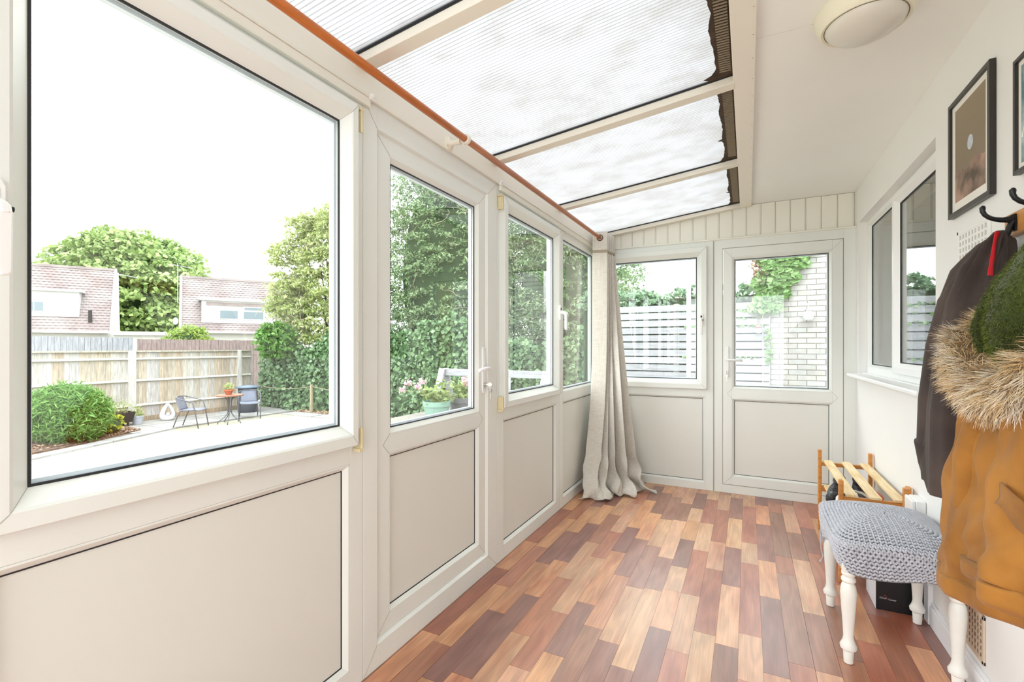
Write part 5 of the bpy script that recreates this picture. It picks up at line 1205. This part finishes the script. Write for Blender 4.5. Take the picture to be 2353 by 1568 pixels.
ae = MB(M); ae.tube([(-.15, -.9, 4.4), (-.15, -.9, 7.3)], .025, 6); ae.tube([(-.8, -.9, 7.2), (.8, -.9, 7.0)], .02, 6)
for k in range(7): ae.tube([(-.7+k*.2, -1.15, 7.18-k*.02), (-.7+k*.2, -.65, 7.18-k*.02)], .01, 4)
obj('aerial', ae, HW, t)
dsh = MB(M); dsh.lathe([(.01, .0), (.3, .06), (.3, .07), (.01, .03)], (0, 0, 0), 16, axis='y'); dsh.v = [tuple(Vector(p)) for p in dsh.v]
mb = MB(); c_ = M(-.25, .1, 3.0); mb.ellipsoid(c_, (.28, .12, .26), 14, 8); obj('satellite_dish', mb, HW, t, smooth=True)
mb = MB(); 
M2 = lambda a, d, z: M(a, d, z)
gb = MB(M2).box(-3.6, -.15, -4, .6, GZ, 1.95); g_ = obj('garage_block', gb, RENDER, bevel=.02); tag(g_, 'low flat-roofed pale garage linking the two neighbouring houses', 'garage')
gr = obj('flat_roof', MB(M2).box(-3.7, -.1, -4.2, .8, 1.95, 2.2), HW, g_)

# end garden: slatted fence, brick wall, ivy, lanterns
SLT = objcol_mat('grey_slat', rough=.8, noise=.22, nscale=5, stretch=(.6, 6, 6), bump=.2)
sf = empty('slatted_fence', (-.9, 7.75, -.14), 'grey horizontal slatted fence outside the end window and door', 'fence')
z = -.12
while z < 1.84:
    o = obj('slat', MB().box(-2.35, .292, 7.735, 7.755, z, z+.098), SLT, sf, bevel=.003); g_ = random.uniform(.28, .35); o.color = (g_*.98, g_, g_*1.05, 1); z += .1165
for x0 in (-1.04, .2, -2.3):
    o = obj('fence_post', MB().box(x0, x0+.085, 7.757, 7.83, -.14, 1.86), SLT, sf); o.color = (.30, .28, .24, 1)
t = plant('hedge', (-.9, 8.4, -.14), 'green hedge growing above the grey slatted fence', 'hedge')
obj('core', MB().box(-2.6, .2, 8.05, 8.6, -.14, 1.98), CORE, t)
Cc = np.stack([rng.uniform(-2.6, .15, 150), rng.uniform(7.95, 8.4, 150), rng.uniform(1.75, 2.12, 150)], 1); P, D_ = clumps(Cc, [.13]*150, 30); V, F = leaves(P, .085, .6, outward=D_*.5); npmesh('foliage', V, F, leaf_mat('hedge_leaf', rgb(84, 122, 84), rgb(156, 180, 148)), t, kind='stuff')
t = plant('pale_tree', (-3.6, 15, GZ), 'faint grey-green tree top above the hedge at the left of the end window', 'tree')
obj('trunk', MB().tube([(-3.6, 15, GZ), (-3.6, 15, 3)], .08, 8), BARK, t); Cc = ellip_centers((-3.7, 15, 3.4), (.75, .6, .8), 50); P, D_ = clumps(Cc, [.2]*50, 20); V, F = leaves(P, .12, .5); npmesh('foliage', V, F, G8, t, kind='stuff')
bw = empty('brick_wall', (.9, 7.8, -.14), 'white painted brick wall outside the end door', 'wall'); 
obj('mortar', MB().box(.30, 3.2, 7.798, 8.02, -.14, 3.4), mat('mortar_white', rgb(144, 140, 131), .9, noise=.1), bw)
BRK = objcol_mat('painted_brick', rough=.8, noise=.12, nscale=9, bump=.2)
bm_ = {}; z = .42; c = 0
def brick(x0, x1, z, L=.215):
    key = round(x1-x0, 4)
    if key not in bm_:
        mb = MB().box(-key/2, key/2, -.006, .02, 0, .065); me = bpy.data.meshes.new('brick'); me.from_pydata(mb.v, [], mb.f); me.materials.append(BRK); bm_[key] = me
    o = bpy.data.objects.new('brick', bm_[key]); C.objects.link(o); o.parent = bw; o.location = Vector(((x0+x1)/2, 7.798+random.uniform(-.001, .002), z))-Vector((.9, 7.8, -.14)); g_ = random.uniform(.37, .44); o.color = (g_*random.uniform(.98, 1.03), g_, g_*random.uniform(.92, .97), 1)
while z < 2.72:
    x = .30+(0 if c % 2 else -.1125)
    while x < 1.42:
        a, b_ = max(x, .30), x+.215
        if b_-a > .03: brick(a, b_, z)
        x += .225
    z += .075; c += 1
rest = MB()
for q in range(44):
    z = -.14+.11+q*.075-.0
    for k in range(9):
        x = 1.30+(.225 if False else 0)+k*.225+(.1125 if q % 2 else 0)
        if z < .40 or z > 2.70: pass
for q in list(range(0, 7)): 
    for k in range(6): x = .31+k*.225+(.11 if q % 2 else 0); rest.box(x, x+.215, 7.792, 7.80, -.12+q*.075, -.12+q*.075+.065)
for q in range(8):
    for k in range(6): x = .31+k*.225+(.11 if q % 2 else 0); rest.box(x, x+.215, 7.792, 7.80, 2.745+q*.075, 2.745+q*.075+.065)
for q in range(44):
    for k in range(7): x = 1.55+k*.225+(.11 if q % 2 else 0); rest.box(x, x+.215, 7.792, 7.80, -.12+q*.075, -.12+q*.075+.065)
o = obj('far_bricks', rest, BRK, bw, kind='stuff'); o.color = (.40, .40, .385, 1)
t = plant('creeper', (.3, 7.75, 1.75), 'bright green creeper with large leaves climbing over the corner of the white brick wall', 'creeper')
def cm(P):
    x, z = P[:, 0], P[:, 2]; up = (z-1.68)/(2.62-1.68); right = .36+.50*up**1.0+.04*np.sin(z*30); left = .06-.02*up+.05*np.sin(z*17)+.12*up; return (x < right) & (x > left)
sheet_leaves(3600, -.1, 1.2, lambda x, z: 7.76+0*x, 1.68, 2.75, .10, .95, G7, 'creeper_leaves', t, out=(0, -1.2, .5), depth=.10, mask=cm)
P = np.stack([rng.normal(.14, .05, 160), rng.uniform(7.65, 7.75, 160), rng.normal(2.32, .12, 160)], 1); V, F = leaves(P, .07, .6); npmesh('dry_leaves', V, F, leaf_mat('dry_leaf', rgb(110, 92, 84), rgb(190, 160, 120)), t, kind='stuff')
P = np.concatenate([np.stack([rng.normal(.28, .03, 60), np.full(60, 7.72), rng.uniform(.95, 1.45, 60)], 1), np.stack([rng.uniform(-.9, .25, 120), np.full(120, 7.725), rng.choice([1.62, 1.735, 1.04, 1.50], 120)+rng.normal(0, .012, 120)], 1)]); V, F = leaves(P, .05, .8, outward=np.tile([0, -1.2, 0], (len(P), 1))); npmesh('trailing_leaves', V, F, G7, t, kind='stuff')
t = empty('hanging_lantern', (.141, 7.66, 1.40), 'white glass lantern with a brown cap hanging on strings at the slatted fence', 'lantern')
s = MB(); [s.tube([(.141+d*.3, 7.69, 1.785), (.141+d, 7.66, 1.50)], .003, 5) for d in (-.02, 0, .02)]; obj('string', s, mat('string_brown', rgb(96, 70, 66), .8), t)
obj('cap', MB().lathe([(.01, .11), (.035, .10), (.045, .07), (.04, .065)], (.141, 7.66, 1.40), 16), mat('cap_brown', rgb(130, 96, 90), .5), t, smooth=True); obj('globe', MB().ellipsoid((.141, 7.66, 1.425), (.05, .05, .042), 16, 10), mat('lantern_white', rgb(205, 200, 200), .3), t, smooth=True)
t = empty('hanging_lantern', (.751, 7.70, 1.56), 'clear white glass jar lantern hanging from a hook on the brick wall', 'lantern')
s = MB(); s.tube([(.751, 7.79, 1.82), (.751, 7.74, 1.83), (.751, 7.71, 1.79), (.760, 7.70, 1.70)], .005, 6); obj('hook', s, STEEL, t)
obj('jar', MB().lathe([(.02, .15), (.04, .145), (.042, .125), (.06, .10), (.064, .04), (.045, 0), (.01, -.005)], (.755, 7.70, 1.56), 18), mat('jar_glass', rgb(222, 226, 224), .15), t, smooth=True); obj('rim', MB().lathe([(.043, .125), (.046, .13), (.046, .145), (.042, .148)], (.755, 7.70, 1.56), 18), STEEL, t, smooth=True)
dp = empty('upright', (-.86, YE+1.2, -.14), 'plain white upright rod outside the end window', 'upright')
obj('rod', MB().tube([(-.505, YE+.55, -.14), (-.505, YE+.55, 2.4)], .02, 16), WHITE, dp, smooth=True)  # plain white rod where a white strip shows in the end window
